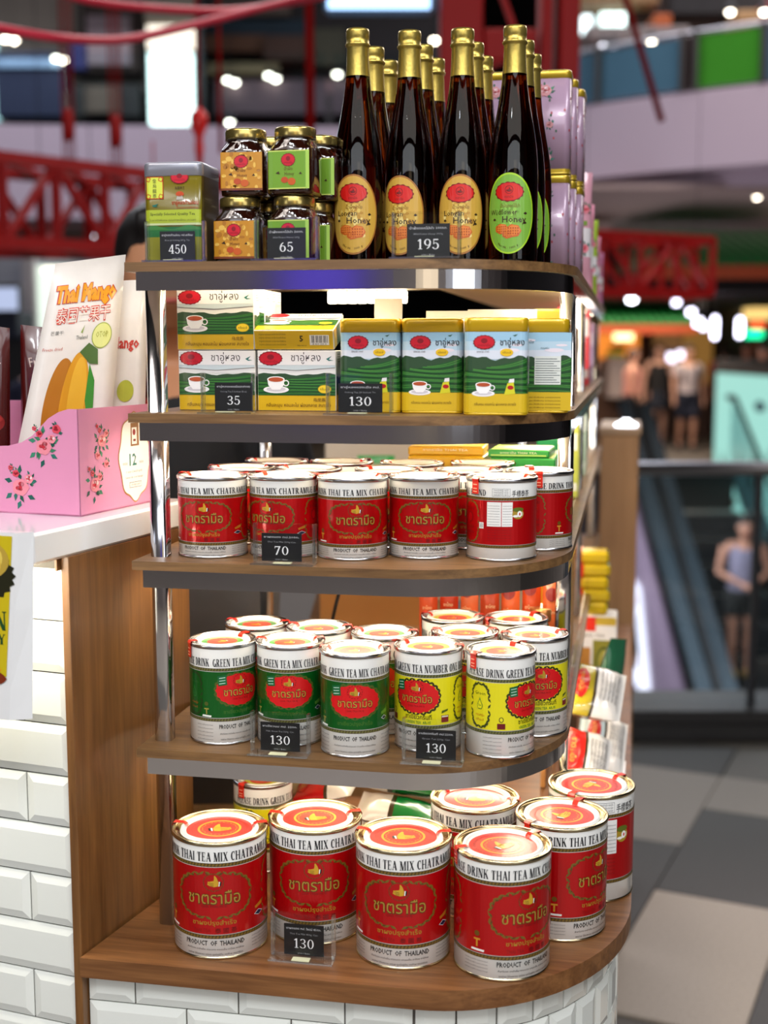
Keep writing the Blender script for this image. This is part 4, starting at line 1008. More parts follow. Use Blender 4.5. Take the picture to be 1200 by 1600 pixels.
# ---------------------------------------------------------------- honey bottles
M_foil = mat('gold_capsule_foil', 'b9a251', .34, .85, bump=.25, bscale=260, vary=.1, vscale=90)
def bottle(kind):
    t = empty('honey_bottle'); tag(t, cat='honey bottle')
    pf = [(.018, .0008), (.0235, .0), (.0252, .003), (.0255, .008), (.0255, .092), (.0250, .106), (.0238, .120), (.0215, .136), (.0187, .151), (.0158, .167), (.0136, .182), (.0122, .196), (.0112, .212), (.0106, .226), (.0106, .234)]
    MB().lathe(pf, 64).build('glass_body', M_amber, t)
    MB().lathe([(.0126, .194), (.0120, .200), (.0115, .2125), (.0112, .222), (.0116, .2235), (.0127, .2245), (.0129, .2262), (.0118, .2272), (.0119, .2300), (.0115, .2310), (.0120, .2320), (.0121, .2385), (.0115, .2412), (.0070, .2420)], 48, cap0=False).build('gold_capsule', M_foil, t)
    P = Print(); q = kind == 'o'; cz = .0530
    P.ell(0, cz, .0268, .0405, '9c6428' if q else 'a4cf28', 0, 56); P.ell(0, cz, .0252, .0387, 'caa040' if q else '78ac3c', 1, 56)
    rr = random.Random(5)
    for _ in range(46 if q else 26):
        a, b = rr.uniform(0, 2 * PI), rr.uniform(0, .8); P.ell(.0225 * b * math.cos(a), cz + .034 * b * math.sin(a), rr.uniform(.001, .0035), rr.uniform(.001, .003), rr.choice(['dcbc5c', 'b8882c', 'e8d080'] if q else ['8cc04c', '6c9c34', 'a0cc5c']), 2, 9)
    P.ell(0, cz + .0215, .0150, .0098, '7a1008', 3, 60, .045, 15); P.ell(0, cz + .0215, .0138, .0088, 'd01a14', 4, 40)
    P.ring(0, cz + .0235, .0042, .0042, .0006, '7a1008', 5, 20); P.hand(0, cz + .0235, .0062, 5, '7a1008', '7a1008', '7a1008'); P.text('ตรามือ', 0, cz + .0165, .0022, '7a1008', 5, .009)
    P.text('น้ำผึ้งลำไย' if q else 'น้ำผึ้งดอกไม้ป่า', .001, cz + .0075, .0034, '7a5a1c', 3, .017 if q else .020)
    P.text('Longan' if q else 'Wildflower', -.0065, cz + .0015, .0052, '38240c', 3, .0215 if q else .030, .005); P.text('Honey', .0055, cz - .0058, .0062, '38240c', 3, .0245, .01)
    for c in ((-.0075, -.0155, .0075, .0055), (.0045, -.0175, .0085, .0068), (-.001, -.0205, .006, .005)):
        P.ell(c[0], cz + c[1], c[2], c[3], 'c8601c', 3, 7); P.ell(c[0] + .0005, cz + c[1] + .0005, c[2] * .8, c[3] * .8, 'dc7c30', 4, 7)
        for i in range(5):
            for j in range(3): P.ell(c[0] + (i - 2) * c[2] * .28, cz + c[1] + (j - 1) * c[3] * .4, c[2] * .09, c[3] * .13, 'a8480c', 5, 6)
    for x, y in ((.017, .0), (-.016, -.006), (.0165, -.0095)): P.poly([(x - .002, cz + y), (x, cz + y + .0016), (x + .002, cz + y), (x, cz + y - .0012)], '2c1c08', 4)
    for i, ch in enumerate('Net Wt. 1000 g.'):
        a = R(-118 + 56 * i / 14); P.text(ch, .0215 * math.cos(a), cz + .0345 * math.sin(a), .0022, '4a3010', 3, ang=a + PI / 2) if ch != ' ' else None
    P.build('printed_label', on_cyl(.0256), t, step=.004)
    return t
bo, bw = bottle('o'), bottle('w'); bgp = 'honey bottles with gold capsules on the top shelf'
ordn = ('front row', 'second row', 'third row')
for c, s0 in enumerate((.1945, .2485, .3035, .3575)):
    for r_ in range(3):
        s = s0 + .003 * r_ + (.003 if c == 0 and r_ == 0 else 0); d_ = (.112, .130, .132, .130)[c] if r_ == 0 else (.112, .195, .262)[r_]
        kind = bw if c == 3 else bo
        lab = ('%s bottle of dark %s, %s' % (('Front', 'Second-row', 'Third-row')[r_], 'wildflower honey' if c == 3 else 'longan honey',
               ('next to the honey jars', 'second from the honey jars', 'third from the honey jars', 'at the aisle end before the flowered tins')[c])).lower()
        place(kind, U(s, d_, Z1 + .0002), -AR + R((0, -14, 4, -4)[c] + (12 if (c == 3 and r_) else 0)), lab, bgp)
# ---------------------------------------------------------------- flowered tins and pouches along the aisle
def rose(P, cx, cy, r, l=2, seed=0, cols=('d8485a', 'e88a98', 'f6d4d4', 'c02838')):
    rr = random.Random(seed)
    for k in range(5):
        a = rr.uniform(0, 2 * PI); x, y = cx + r * 1.05 * math.cos(a), cy + r * 1.05 * math.sin(a)
        dx, dy = math.cos(a + .5), math.sin(a + .5); P.poly([(x - dx * r * .3, y - dy * r * .3), (x + dy * r * .22, y - dx * r * .22), (x + dx * r * .55, y + dy * r * .55), (x - dy * r * .22, y + dx * r * .22)], rr.choice(['2c6a5c', '1e5244', '3c7a5a']), l)
    P.ell(cx, cy, r * .95, r * .82, cols[1], l + 1, 14, .08, 5)
    for k in range(7):
        a = k * .9 + rr.random(); q = .62 - .07 * k; P.ell(cx + r * q * .7 * math.cos(a), cy + r * q * .6 * math.sin(a), r * (.36 - .02 * k), r * (.26 - .015 * k), cols[(k * 2 + seed) % 4], l + 2, 10)
    P.ell(cx, cy, r * .2, r * .16, cols[3], l + 3, 8)
M_lilac = mat('lilac_pink_tin', 'ae90a8', .3, .1, coat=.5)
ft = square_tin('flowered_tin', .058, .046, .1185, .008, mat('gold_tin_lid', 'c2a22c', .3, .6, coat=.4), M_lilac, .009); 
P = Print(); rr = random.Random(11)
for c in (0, .052, -.052, .104, -.104):
    for k in range(3): rose(P, c + rr.uniform(-.006, .006), .098 - .038 * k + rr.uniform(-.003, .003) - .003, .0078 if k != 1 else .0045, 1, k, ('b04a50', 'c88a90', 'e0c4cc', '8a3038'))
    for k in range(18): P.ell(c + rr.uniform(-.024, .024), rr.uniform(.012, .105), .0013, .0018, rr.choice(['a03c48', '3c5a48', 'c0606c']), 1, 7)
P.rect(-.104, .104, .0024, .0062, foil('c2a22c'), 1)
P.build('printed_label', on_rr(.058, .046, .008), ft, step=.003)
gf = 'pink flowered tins stacked in pairs beside the bottles'
for k, s in enumerate((.3765, .3815, .3880, .318)):
    for j in range(2):
        sc = ('nearest the honey bottles', 'second from the bottles', 'third from the bottles', 'mostly hidden behind the bottles')[k]
        place(ft, U(s, (.345, .400, .462, .345)[k], Z1 + .0002 + .1189 * j), -AR + R((0, 2, -2, 0)[k]), '%s flowered pink tin of the pair %s' % (('lower', 'upper')[j], sc), gf)
def pouch(name, c, thick, mats, zones=None, parent=None, nx=12, ny=16, crimp=.05, wr=.0012, seed=0, label=None, cat=None, group=None, gusset=False):
    """soft bag through four corners c = (bottom-left, bottom-right, top-right, top-left); zones: [(v_limit, mat index)]"""
    c = [Vector(p) for p in c]
    nrm = ((c[1] - c[0]).cross(c[3] - c[0])).normalized()
    W = ((c[1] - c[0]).length + (c[2] - c[3]).length) / 2; H = ((c[3] - c[0]).length + (c[2] - c[1]).length) / 2
    org = (c[0] + c[1]) / 2
    def base(u, v): return (c[0] * (1 - u) + c[1] * u) * (1 - v) + (c[3] * (1 - u) + c[2] * u) * v - org
    def bulge(u, v):
        e = max(0, 1 - abs(2 * u - 1) ** (2.6 if not gusset else 8)); v2 = (v - crimp) / (1 - 2 * crimp)
        if v2 <= 0 or v2 >= 1: return 0
        f = (1 - abs(2 * v2 - 1) ** 3.2)
        nz = noise.noise(Vector((u * 4 + seed, v * 5, seed * 1.7))) * .8 + noise.noise(Vector((u * 11 + seed, v * 9, 3))) * .5
        return thick / 2 * e ** .5 * f ** .6 + nz * wr * min(1, 6 * f) * min(1, 5 * e)
    mb = MB(); 
    for sgn in (1, -1):
        b = len(mb.v)
        for j in range(ny + 1):
            for i in range(nx + 1):
                u, v = i / nx, j / ny; mb.v.append(tuple(base(u, v) + nrm * sgn * (bulge(u, v) + .0003)))
        for j in range(ny):
            mi = 0
            if zones:
                for lim, k in zones:
                    if (j + .5) / ny <= lim: mi = k; break
            for i in range(nx):
                f = [b + j * (nx + 1) + i, b + j * (nx + 1) + i + 1, b + (j + 1) * (nx + 1) + i + 1, b + (j + 1) * (nx + 1) + i]
                mb.f.append(f if sgn > 0 else f[::-1]); mb.m.append(mi); mb.sm.append(True)
    o = mb.build(name, mats, parent, org)
    if parent is None: tag(o, label, cat, group)
    def mp(u, v, l): return tuple(base(u / W, v / H) + nrm * (bulge(u / W, v / H) + .0009 + l * .00022))
    o['w'] = W
    return o, mp, W, H
M_film = lambda c, r=.22, m=0: mat('film_%s_%d_%d' % (c, int(r * 100), int(m * 10)), c, rough=r, metal=m, coat=.6, vary=.06, vscale=60)
def stand(s0, s1, d0, d1, z0, z1, lean=0): return [U(s0, d0, z0), U(s1, d1, z0), U(s1, d1 + lean, z1), U(s0, d0 + lean, z1)]
for k, (s0, s1, d, h, col, lab) in enumerate(((.37, .424, .56, .155, 'dba0b0', 'pink flowered pouch standing tall behind the stacked tins'), (.365, .424, .68, .125, 'd890a4', 'pink and white pouch further along the top shelf'),
                                              (.37, .425, .86, .12, '9cb83c', 'lime green pouch further along the top shelf edge'), (.37, .425, 1.05, .11, 'cf8298', 'dusty pink pouch toward the far end of the top shelf'),
                                              (.37, .425, 1.3, .10, 'b9789a', 'mauve pouch at the far end of the top shelf'))):
    o, mp, W, H = pouch('snack_pouch', stand(s0, s1, d, d + .02, Z1 + .001, Z1 + h, .01), .035, [M_film(col), M_film('e8e2e4')], [(.25, 0), (.5, 1), (1, 0)], seed=k, label=lab, cat='pouch', group='pouches along the aisle side of the top shelf')
    P = Print()
    for j in range(5): rose(P, W * (.25 + .5 * (j % 2)), H * (.15 + .17 * j), .007, 1, j)
    P.rect(W * .2, W * .8, H * .52, H * .56, '7a9a3c', 1); P.build('printed_roses', mp, o, .006, .006)
# ---------------------------------------------------------------- pink flowered counter box with fruit snack bags
pk = empty('flowered_display_box', L(0, 0, B0 - 1.35 - .1699), -AL, 'pink cardboard box with rose bouquets holding mango snack bags', 'display box')
BX0, BX1, BY0, BY1, BH = -.33, -.026, .062, .232, .109
M_pink = mat('pink_card', 'd98cae', .5, vary=.02)
sc_ = [(BX0, .068), (-.135, .069), (-.112, .070), (-.095, .074), (-.082, .081), (-.072, .090), (-.062, .099), (-.050, .1055), (-.038, BH), (BX1, BH)]
mb = MB(); T = .0016
fr = [(x, z) for x, z in sc_]
for y0_, y1_ in ((BY0, BY0 + T),):
    vs = [(x, y0_, 0) for x, z in fr] + [(x, y0_, z) for x, z in fr] + [(x, y1_, 0) for x, z in fr] + [(x, y1_, z) for x, z in fr]; n = len(fr); fs = []
    for i in range(n - 1):
        fs += [(i, i + 1, n + i + 1, n + i), (2 * n + i + 1, 2 * n + i, 3 * n + i, 3 * n + i + 1), (n + i, n + i + 1, 3 * n + i + 1, 3 * n + i)]
    mb.add(vs, fs)
front = mb.build('front_panel', M_pink, pk)
side = MB().box(BX1 - T, BX1, BY0, BY1, 0, BH, 0).build('side_panel', M_pink, pk)
MB().box(BX0, BX0 + T, BY0, BY1, 0, BH).build('side_panel', M_pink, pk)
MB().box(BX0, BX1, BY1 - T, BY1, 0, BH * 1.0).build('back_panel', M_pink, pk)
MB().box(BX0, BX1, BY0, BY1, 0, T).build('bottom_panel', M_pink, pk)
def bouquet(P, cx, cy, r, l, seed):
    rr = random.Random(seed)
    for a, q in ((.4, 1.5), (1.6, 1.7), (2.7, 1.5), (3.7, 1.6), (4.6, 1.7), (5.6, 1.5)):
        x, y = cx + r * q * math.cos(a), cy + r * q * math.sin(a); d = a + rr.uniform(-.4, .4); dx, dy = math.cos(d), math.sin(d)
        P.poly([(x - dx * r * .4, y - dy * r * .4), (x + dy * r * .26, y - dx * r * .26), (x + dx * r * .55, y + dy * r * .55), (x - dy * r * .26, y + dx * r * .26)], rr.choice(['2a6e62', '1e5a50', '3c8468']), l)
    rose(P, cx, cy, r, l + 1, seed); rose(P, cx + r * 1.0, cy + r * .85, r * .55, l + 1, seed + 1); rose(P, cx - r * .5, cy + r * 1.35, r * .42, l + 1, seed + 2, ('c02838', 'd84858', 'e88a98', 'a01c2c')); rose(P, cx - r * 1.1, cy + r * 1.9, r * .3, l + 1, seed + 3, ('c02838', 'd84858', 'e88a98', 'a01c2c'))
P = Print(); bouquet(P, -.098, .0275, .0105, 1, 1); bouquet(P, -.068, .070, .0098, 1, 5); rose(P, -.052, .0885, .0055, 3, 9, ('c02838', 'd84858', 'c83848', 'a01c2c')); bouquet(P, -.17, .045, .011, 1, 3); bouquet(P, -.235, .02, .010, 1, 4); bouquet(P, -.29, .05, .010, 1, 8)
P.build('printed_roses', on_front(BY0), front)
P = Print(); bouquet(P, .088, .030, .0090, 1, 2); bouquet(P, .103, .075, .0080, 1, 6); rose(P, .094, .060, .0050, 2, 7); bouquet(P, .211, .060, .0085, 1, 12); bouquet(P, .214, .022, .007, 1, 13); rose(P, .110, .050, .005, 2, 3)
cx, cy = .166, .053
P.ell(cx, cy, .0315, .0475, 'c08a4c', 2, 60, .045, 8); P.ell(cx, cy, .0302, .0460, 'f3f0ea', 3, 60, .045, 8)
P.poly([(cx - .008, cy + .012), (cx + .009, cy + .012), (cx + .0085, cy + .037), (cx - .0075, cy + .037)], '8a5c34', 4); P.poly([(cx - .0055, cy + .014), (cx + .0045, cy + .014), (cx + .0045, cy + .032), (cx - .0055, cy + .032)], 'efe9e2', 5); P.ell(cx - .001, cy + .027, .003, .0035, '8a1c20', 6, 14); P.rect(cx - .003, cx + .002, cy + .017, cy + .0195, '7a1c20', 6)
P.text('บรรจุ', cx - .020, cy - .006, .0028, '2c5a5a', 4, .009); P.text('12', cx - .004, cy - .0025, .0125, '1c6a62', 4, .0145, .02); P.text('ซอง', cx + .013, cy - .006, .003, '2c5a5a', 4, .008)
P.text('1 ซอง น้ำหนักสุทธิ', cx - .002, cy - .0155, .0022, '3c4a50', 4, .032); P.text('Sweet & sour mango', cx - .002, cy - .0215, .0022, '3c4a50', 4, .036)
P.rect(cx - .012, cx + .012, cy - .033, cy - .027, '3c4a50', 4); P.rect(cx - .0115, cx + .0115, cy - .0325, cy - .0275, 'f3f0ea', 5); P.text('STORE DRY', cx, cy - .030, .0022, '3c4a50', 6, .018)
P.build('printed_side', on_right(BX1), side)
# bags standing in the box (corners given in the counter frame, z above the lens line)
zb_ = -.1665
def LQ(*q): return [L(a, b, z) for a, b, z in q]
mw = M_film('ece4dc', .4)
o, mp, W, H = pouch('mango_snack_bag', LQ((-.150, .105, zb_), (-.064, .165, zb_), (-.0365, .176, .1000), (-.0860, .118, .0880)), .032, [mw], gusset=True, crimp=.045, nx=14, ny=22, seed=4,
                    label='large white mango bag leaning in the pink box, orange lettering and mango picture', cat='snack bag', group='white mango snack bags')
P = Print()
P.text('Thai Mango', W * .50, H * .870, .0165, 'f0a018', 2, W * .80, .055); P.text('Thai Mango', W * .50, H * .870, .0165, 'c8301c', 1, W * .83, .085)
P.text('泰国芒果干', W * .50, H * .785, .0150, 'd8402c', 1, W * .70, .045, capref=(0, .85)); P.text('泰国芒果干', W * .50, H * .785, .0146, 'f4e6d8', 2, W * .69, -.0, capref=(0, .85))
P.text('芒果干', W * .2, H * .715, .004, '6a6a68', 1, capref=(0, .8)); P.text('Thailand', W * .52, H * .69, .0042, '3a4a40', 1, W * .14)
P.poly([(W * .50, H * .71), (W * .54, H * .74), (W * .52, H * .705)], '8aa03c', 1)
P.ell(W * .77, H * .69, W * .125, H * .052, '9aa83c', 1, 30); P.ell(W * .77, H * .69, W * .115, H * .048, 'dfe08a', 2, 30); P.text('OTOP', W * .77, H * .695, .006, 'a8a83c', 3, W * .15, .01)
P.ell(W * .36, H * .41, W * .17, H * .20, 'b8721a', 1, 40); P.ell(W * .53, H * .42, W * .16, H * .21, 'dc9a20', 2, 40); P.ell(W * .555, H * .45, W * .10, H * .16, 'e8b030', 3, 30)
P.poly([(W * .52, H * .63), (W * .62, H * .665), (W * .74, H * .635), (W * .76, H * .575), (W * .66, H * .58)], '4c6a2c', 4); P.poly([(W * .66, H * .58), (W * .74, H * .51), (W * .76, H * .40), (W * .71, H * .345), (W * .655, H * .43)], '3a8a2c', 3)
P.text('NET WT 80 g', W * .22, H * .04, .003, '8a8a80', 1, W * .3); P.text('Freeze dried', W * .18, H * .65, .0035, 'c05040', 1, W * .24)
P.build('printed_front', mp, o, .006, .006)
o, mp, W, H = pouch('mango_snack_bag', LQ((-.088, .186, zb_), (-.040, .205, zb_), (-.0285, .208, .075), (-.062, .188, .073)), .022, [mw], gusset=True, crimp=.05, seed=6,
                    label='smaller white mango bag standing between the large bag and the steel post', cat='snack bag', group='white mango snack bags')
P = Print(); P.text('Mango', W * .5, H * .72, .0120, 'c8301c', 1, W * .7, .03); P.ell(W * .55, H * .50, W * .2, H * .05, 'b8bc3c', 1, 24); P.ell(W * .45, H * .22, W * .26, H * .16, 'dc9a20', 1, 30); P.poly([(W * .5, H * .4), (W * .7, H * .38), (W * .75, H * .2), (W * .6, H * .28)], '3a8a2c', 2); P.build('printed_front', mp, o, .006, .006)
mr = M_film('4a0c0a', .25)
for k, (q, lab) in enumerate((([(-.222, .125, zb_), (-.176, .148, zb_), (-.170, .150, .022), (-.214, .13, .028)], 'dark red snack pouch at the far left of the pink box'),
                              ([(-.170, .160, zb_), (-.132, .180, zb_), (-.134, .182, .022), (-.166, .164, .026)], 'dark red snack pouch between its twin and the mango bag'),
                              ([(-.075, .2085, zb_), (-.033, .2190, zb_), (-.030, .222, .058), (-.070, .214, .058)], 'reddish brown pouch behind the smaller mango bag'))):
    o, mp, W, H = pouch('dark_snack_pouch', LQ(*q), .026 if k < 2 else .010, [mr, M_film('2a0606', .3)], [(.22, 1), (1, 0)], seed=k + 20, label=lab, cat='snack bag', group='dark red snack pouches')
    P = Print(); P.text('Fruit', W * .55, H * .80, .010, 'c8b0a8', 1, W * .55, .0, ang=.2); P.text('delight', W * .58, H * .72, .0055, 'b89a90', 1, W * .45)
    P.text('Dried snack', W * .55, H * .66, .003, '9a8a80', 1, W * .4); P.ell(W * .5, H * .45, W * .42, H * .07, '8a1c1c', 1, 30); P.ell(W * .5, H * .47, W * .38, H * .03, 'a82c28', 2, 24); P.ell(W * .6, H * .55, W * .06, H * .02, '9a6a2c', 1, 12)
    P.build('printed_front', mp, o, .006, .006)
# ---------------------------------------------------------------- hanging fruit sign at the far left
sg = empty('fruit_sign_holder', L(-.005, -.0600, 0), -AL, 'white hanging sign holder with a yellow durian poster on the side counter', 'sign')
fw_, fz0, fz1 = .14, -.3160, -.1680
mb = MB(); pts = []
mb.loft([[(-fw_ + .0, -.010, z_), (-.002 - dx, -.010, z_), (.008 - dx * .55, .002, z_), (-fw_ - .01, .002, z_)] for z_, dx in ((fz0 - .030, .016), (fz0, .0135), (-.24, .006), (fz1, .0))], 0, False)
mb.build('holder', mat('white_plastic_sheet', 'e6e7e8', .3, coat=.3, bump=.15, bscale=40), sg, fixn=True)
P = Print(); xr = -.0065
def sx(z_): return xr - (.0135 * max(0, min(1, (fz1 - z_) / (fz1 - fz0))))
P.poly([(-fw_ + .004, fz0 + .012), (sx(fz0 + .012), fz0 + .012), (sx(fz1 - .003), fz1 - .003), (-fw_ + .004, fz1 - .003)], 'c9b414', 0)
P.ell(-.046, fz1 - .040, .040, .026, '20200c', 1, 44, .05, 22); P.ell(-.048, fz1 - .026, .037, .021, 'b89a3c', 2, 26); P.ell(-.050, fz1 - .024, .032, .018, 'e2c85a', 3, 24)
for cx, cy, rx, ry in ((-.044, -.020, .013, .008), (-.030, -.030, .010, .011), (-.056, -.026, .012, .008), (-.040, -.014, .012, .005)): P.ell(cx, fz1 + cy, rx, ry, 'd8b848', 4, 18); P.ell(cx + .001, fz1 + cy + .001, rx * .7, ry * .7, 'eeda80', 5, 14)
P.poly([(-.060, fz1 - .066), (-.052, fz1 - .062), (-.045, fz1 - .054), (-.041, fz1 - .062), (-.030, fz1 - .063), (-.040, fz1 - .070)], 'f0f0e4', 5)
P.text('DURIAN', -.014, fz1 - .120, .021, '1a4a24', 3, .105, font='serif', align='c') if False else None
for i, ch in enumerate('NAIRUD'): P.text(ch, -.0235 - .0170 * i, fz1 - .0830, .0180, '1a4a24', 3, .0145 if ch != 'I' else .006, font='serif')
for i, ch in enumerate('YUMMUY'): P.text(ch, -.0225 - .0115 * i, fz1 - .1005, .0098, '1a4a24', 3, .009, font='serif')
for cx, cy, c in ((-.034, -.136, 'e08a1c'), (-.045, -.142, 'f0a82c'), (-.028, -.144, '7a2c10'), (-.058, -.138, 'e89a24')): P.ell(cx, fz1 + cy + .006, .009, .0055, c, 3, 10, .08, 4)
P.build('printed_poster', lambda u, v, l: (u, -.0104 - .0003 - l * LAY, v), sg)
# ---------------------------------------------------------------- things inside the kiosk, seen through the shelves
wt = empty('inner_worktop', (-.10, 1.95, -1.35), 0, 'low wooden worktop inside the kiosk behind the rack', 'worktop')
MB().box(-.02, .21, 0, .75, .92 - .03, .92, 0, .002).build('top', M_cabwood, wt); MB().box(-.01, .20, .01, .74, 0, .92 - .031).build('cabinet', M_cabwood, wt)
zw = -1.35 + .9202
M_card = mat('brown_cardboard', 'a5713a', .8, vary=.06)
o = MB().box(0, .165, 0, .16, 0, .115, 0, .001).box(.02, .145, .04, .12, .1151, .1155, 1).box(.0, .165, .072, .088, .1151, .1158, 2).build('carton', [M_card, M_card, mat('packing_tape', 'c29a64', .3)], None, (-.10, 1.955, zw)); tag(o, 'brown cardboard carton on the inner worktop behind the can rows', 'box')
o = empty('white_carton', (-.10, 2.16, zw), 0, 'large off-white carton with a green stripe behind the brown carton', 'box')
MB().box(0, .24, 0, .2, 0, .33, 0, .002).build('carton', mat('offwhite_card', 'b8ac9c', .6, vary=.03), o); P = Print(); P.rect(.055, .118, .236, .250, '1f9a4c', 1); P.text('MACHINE', .0865, .243, .0075, 'bfe6cc', 2, .040); P.build('printed_stripe', on_front(0), o)
o, mp, W, H = pouch('grey_fabric_bag', [(-.47, 1.80, -.66), (-.165, 1.80, -.66), (-.150, 1.83, -.335), (-.45, 1.83, -.32)], .10, [mat('dark_grey_fabric', '4a4748', .9, vary=.15, bump=.3, bscale=300)], gusset=True, seed=8, label='dark grey fabric bag hanging behind the can rows', cat='bag')
st_ = MB().box(-.52, -.13, 1.74, 1.96, -1.35, -.66, 0, .002).build('storage_cabinet', M_cabwood); tag(st_, 'low wooden storage cabinet behind the rack under the grey bag', 'cabinet')
cb = MB().tube([U(.02, .30, -.24), U(.04, .31, -.262), U(.075, .31, -.268), U(.095, .30, -.29), U(.12, .30, -.296), U(.15, .31, -.285), U(.17, .32, -.24)], .0016, 8)
cb.tube([U(.137, .33, -.24), U(.133, .33, -.28), U(.122, .33, -.32), U(.115, .33, -.35)], .0022, 8).tube([U(.02, .30, -.36), U(.05, .31, -.378), U(.09, .30, -.38), U(.115, .33, -.35)], .0018, 8)
o = cb.build('power_cable', M_dark); tag(o, 'black power cable looping behind the back row of green cans', 'cable')
ors = ['d8542c', 'c03a1c', 'e06a3c', 'b84424', 'dc6030', 'c84a20', 'd86838']
for k in range(7):
    s0 = .250 + .0245 * k; hgt = .150 + .006 * (k % 2)
    o, mp, W, H = pouch('orange_tea_pouch', stand(s0 - .011, s0 + .011, .262 + .004 * (k % 3), .262 + .004 * (k % 2), Z4 + .0003, Z4 + hgt, .004), .018, [M_film(ors[k], .25), M_film('f0c8a0', .3)], [(.3, 0), (.36, 1), (1, 0)], nx=6, ny=12, seed=k + 40, wr=.0008,
                        label=('orange-red pouch standing behind the yellow cans, %s' % ('first from the left', 'second from the left', 'third from the left', 'the middle one', 'third from the right', 'second from the right', 'last on the right')[k]), cat='pouch', group='orange pouches behind the yellow cans')
    P = Print(); P.ell(W * .5, H * .8, W * .34, .008, '8a1c14', 1, 20); P.text('ชาไทย', W * .5, H * .66, .004, 'f0d0a0', 1, W * .5); P.ell(W * .5, H * .45, W * .3, .014, '9a2c18', 1, 16); P.build('printed_front', mp, o, .006, .006)
# gift boxes behind the small red cans
M_ybox = mat('yellow_gift_card', 'd9a818', .35, coat=.3); M_gbox = mat('green_gift_card', '2c9a44', .35, coat=.3); M_wht = MATS['pack_white']
def giftbox(s0, s1, d0, d1, z0, h, edge, facec, label, rz=0):
    t = empty('gift_box', U((s0 + s1) / 2, (d0 + d1) / 2, z0), -AR + R(rz), label, 'box', 'flat gift boxes behind the small red cans'); w_, d_ = s1 - s0, d1 - d0
    MB().box(-w_ / 2, w_ / 2, -d_ / 2, d_ / 2, 0, h, 0, .0015).build('carton', edge, t)
    P = Print(); P.rect(-w_ * .46, w_ * .46, -d_ * .44, d_ * .44, facec, 1); P.rect(-w_ * .3, w_ * .2, -d_ * .2, d_ * .25, 'e6dca0', 2); P.rect(-w_ * .42, w_ * .42, -.002, .002, 'f4f0e0', 3); P.build('printed_top', on_top(h), t)
    P = Print(); P.rect(-w_ * .45, w_ * .45, h * .25, h * .4, facec, 1); P.text('ชาตรามือ THAI TEA', 0, h * .65, min(.006, h * .25), 'f4efd8', 1, w_ * .6); P.build('printed_front', on_front(-d_ / 2), t)
giftbox(.225, .315, .262, .345, Z3 + .0002, .086, M_ybox, 'e8c84a', 'yellow gift box lying behind the third-row red cans')
giftbox(.223, .312, .268, .352, Z3 + .0864, .010, M_ybox, 'd8b030', 'thin yellow box stacked on the yellow gift box', 2)
giftbox(.322, .398, .268, .35, Z3 + .0002, .084, M_gbox, 'cfe08a', 'green-edged gift box beside the yellow one, right')
giftbox(.320, .392, .272, .352, Z3 + .0844, .009, M_gbox, 'b8d86a', 'thin green-edged box stacked on the green gift box', -2)
# crumpled packets above the blue tins
for k, (s0, s1, d0, z0, lab) in enumerate(((.262, .335, .150, .0, 'crinkled white packet standing behind the middle blue tins'), (.305, .380, .170, .0, 'crinkled white packet standing behind the right blue tins'), (.205, .235, .150, .0, 'white packet standing behind the left blue tin'))):
    o, mp, W, H = pouch('white_packet', stand(s0, s1, d0, d0 + .006, Z2 + .0003, Z2 + (.104, .106, .118)[k], .012), .016, [M_film('f4efe4', .3)], nx=10, ny=12, wr=.003, seed=k + 60, label=lab, cat='packet', group='white packets behind the blue tins')
# cream box and lying bags on the countertop under the lowest shelf
o = MB().box(0, .125, 0, .05, 0, .168, 0, .002).box(.004, .014, -.0006, .0, .01, .16, 1).build('cream_box', [mat('cream_card', 'cbc39a', .6, vary=.03), mat('paper_strip', 'f0ead8', .5)], None, U(.004, .262, Z5 + .0003), -AR); tag(o, 'tall cream box at the back left under the lowest shelf', 'box')
def lie(sa, da, za, sb, db, zb2, wd, hd): return None
def tea_bag(p0, p1, p2, p3, th, colr, seed, label, group, zc=.46):
    o, mp, W, H = pouch('tea_leaf_bag', [U(*p) for p in (p0, p1, p2, p3)], th, [M_film(colr, .25), M_film('f2ece4', .35), MATS['ink_3c2c10']], [(zc, 0), (zc + .045, 2), (1, 1)], nx=14, ny=20, crimp=.05, wr=.0035, seed=seed, label=label, cat='tea bag', group=group)
    P = Print(); P.ell(W * .5, H * .25, W * .3, H * .12, 'c81c18', 1, 24); P.text('ชาตรามือ', W * .5, H * .25, .007, 'd8b04a', 2, W * .4)
    for k in range(5): P.text('สำหรับชง ชาดำเย็น ชาร้อน ชานม', W * .5, H * (.58 + .07 * k), .0035, '6a6260', 1, W * .6)
    P.build('printed_front', mp, o, .006, .006); return o
# corners run from the coloured end to the white end, so the bag's long side lies across the view
gb = 'tea leaf bags lying under the lowest shelf'
tea_bag((.082, .300, -.545), (.082, .215, -.555), (.165, .215, -.530), (.165, .300, -.525), .03, 'c9141a', 70, 'red and white tea bag lying beside the yellow can under the lowest shelf', gb, .6)
tea_bag((.285, .300, -.520), (.285, .225, -.530), (.165, .225, -.515), (.165, .300, -.510), .034, '0c7a34', 71, 'green and white tea bag on top of the lying pile', gb, .62)
tea_bag((.285, .235, -.550), (.285, .180, -.565), (.175, .185, -.545), (.175, .245, -.535), .030, '0c7a34', 72, 'green and white tea bag in the middle of the lying pile', gb, .6)
tea_bag((.315, .285, -.588), (.315, .170, -.590), (.205, .175, -.588), (.205, .290, -.586), .026, '0c7a34', 73, 'green and white tea bag at the bottom of the lying pile', gb)
tea_bag((.130, .300, -.592), (.130, .235, -.592), (.198, .235, -.588), (.198, .300, -.588), .022, 'c9141a', 74, 'red and white tea bag at the bottom, left of the green ones', gb)
ga = 'bright tea leaf bags piled beside the farthest red can'
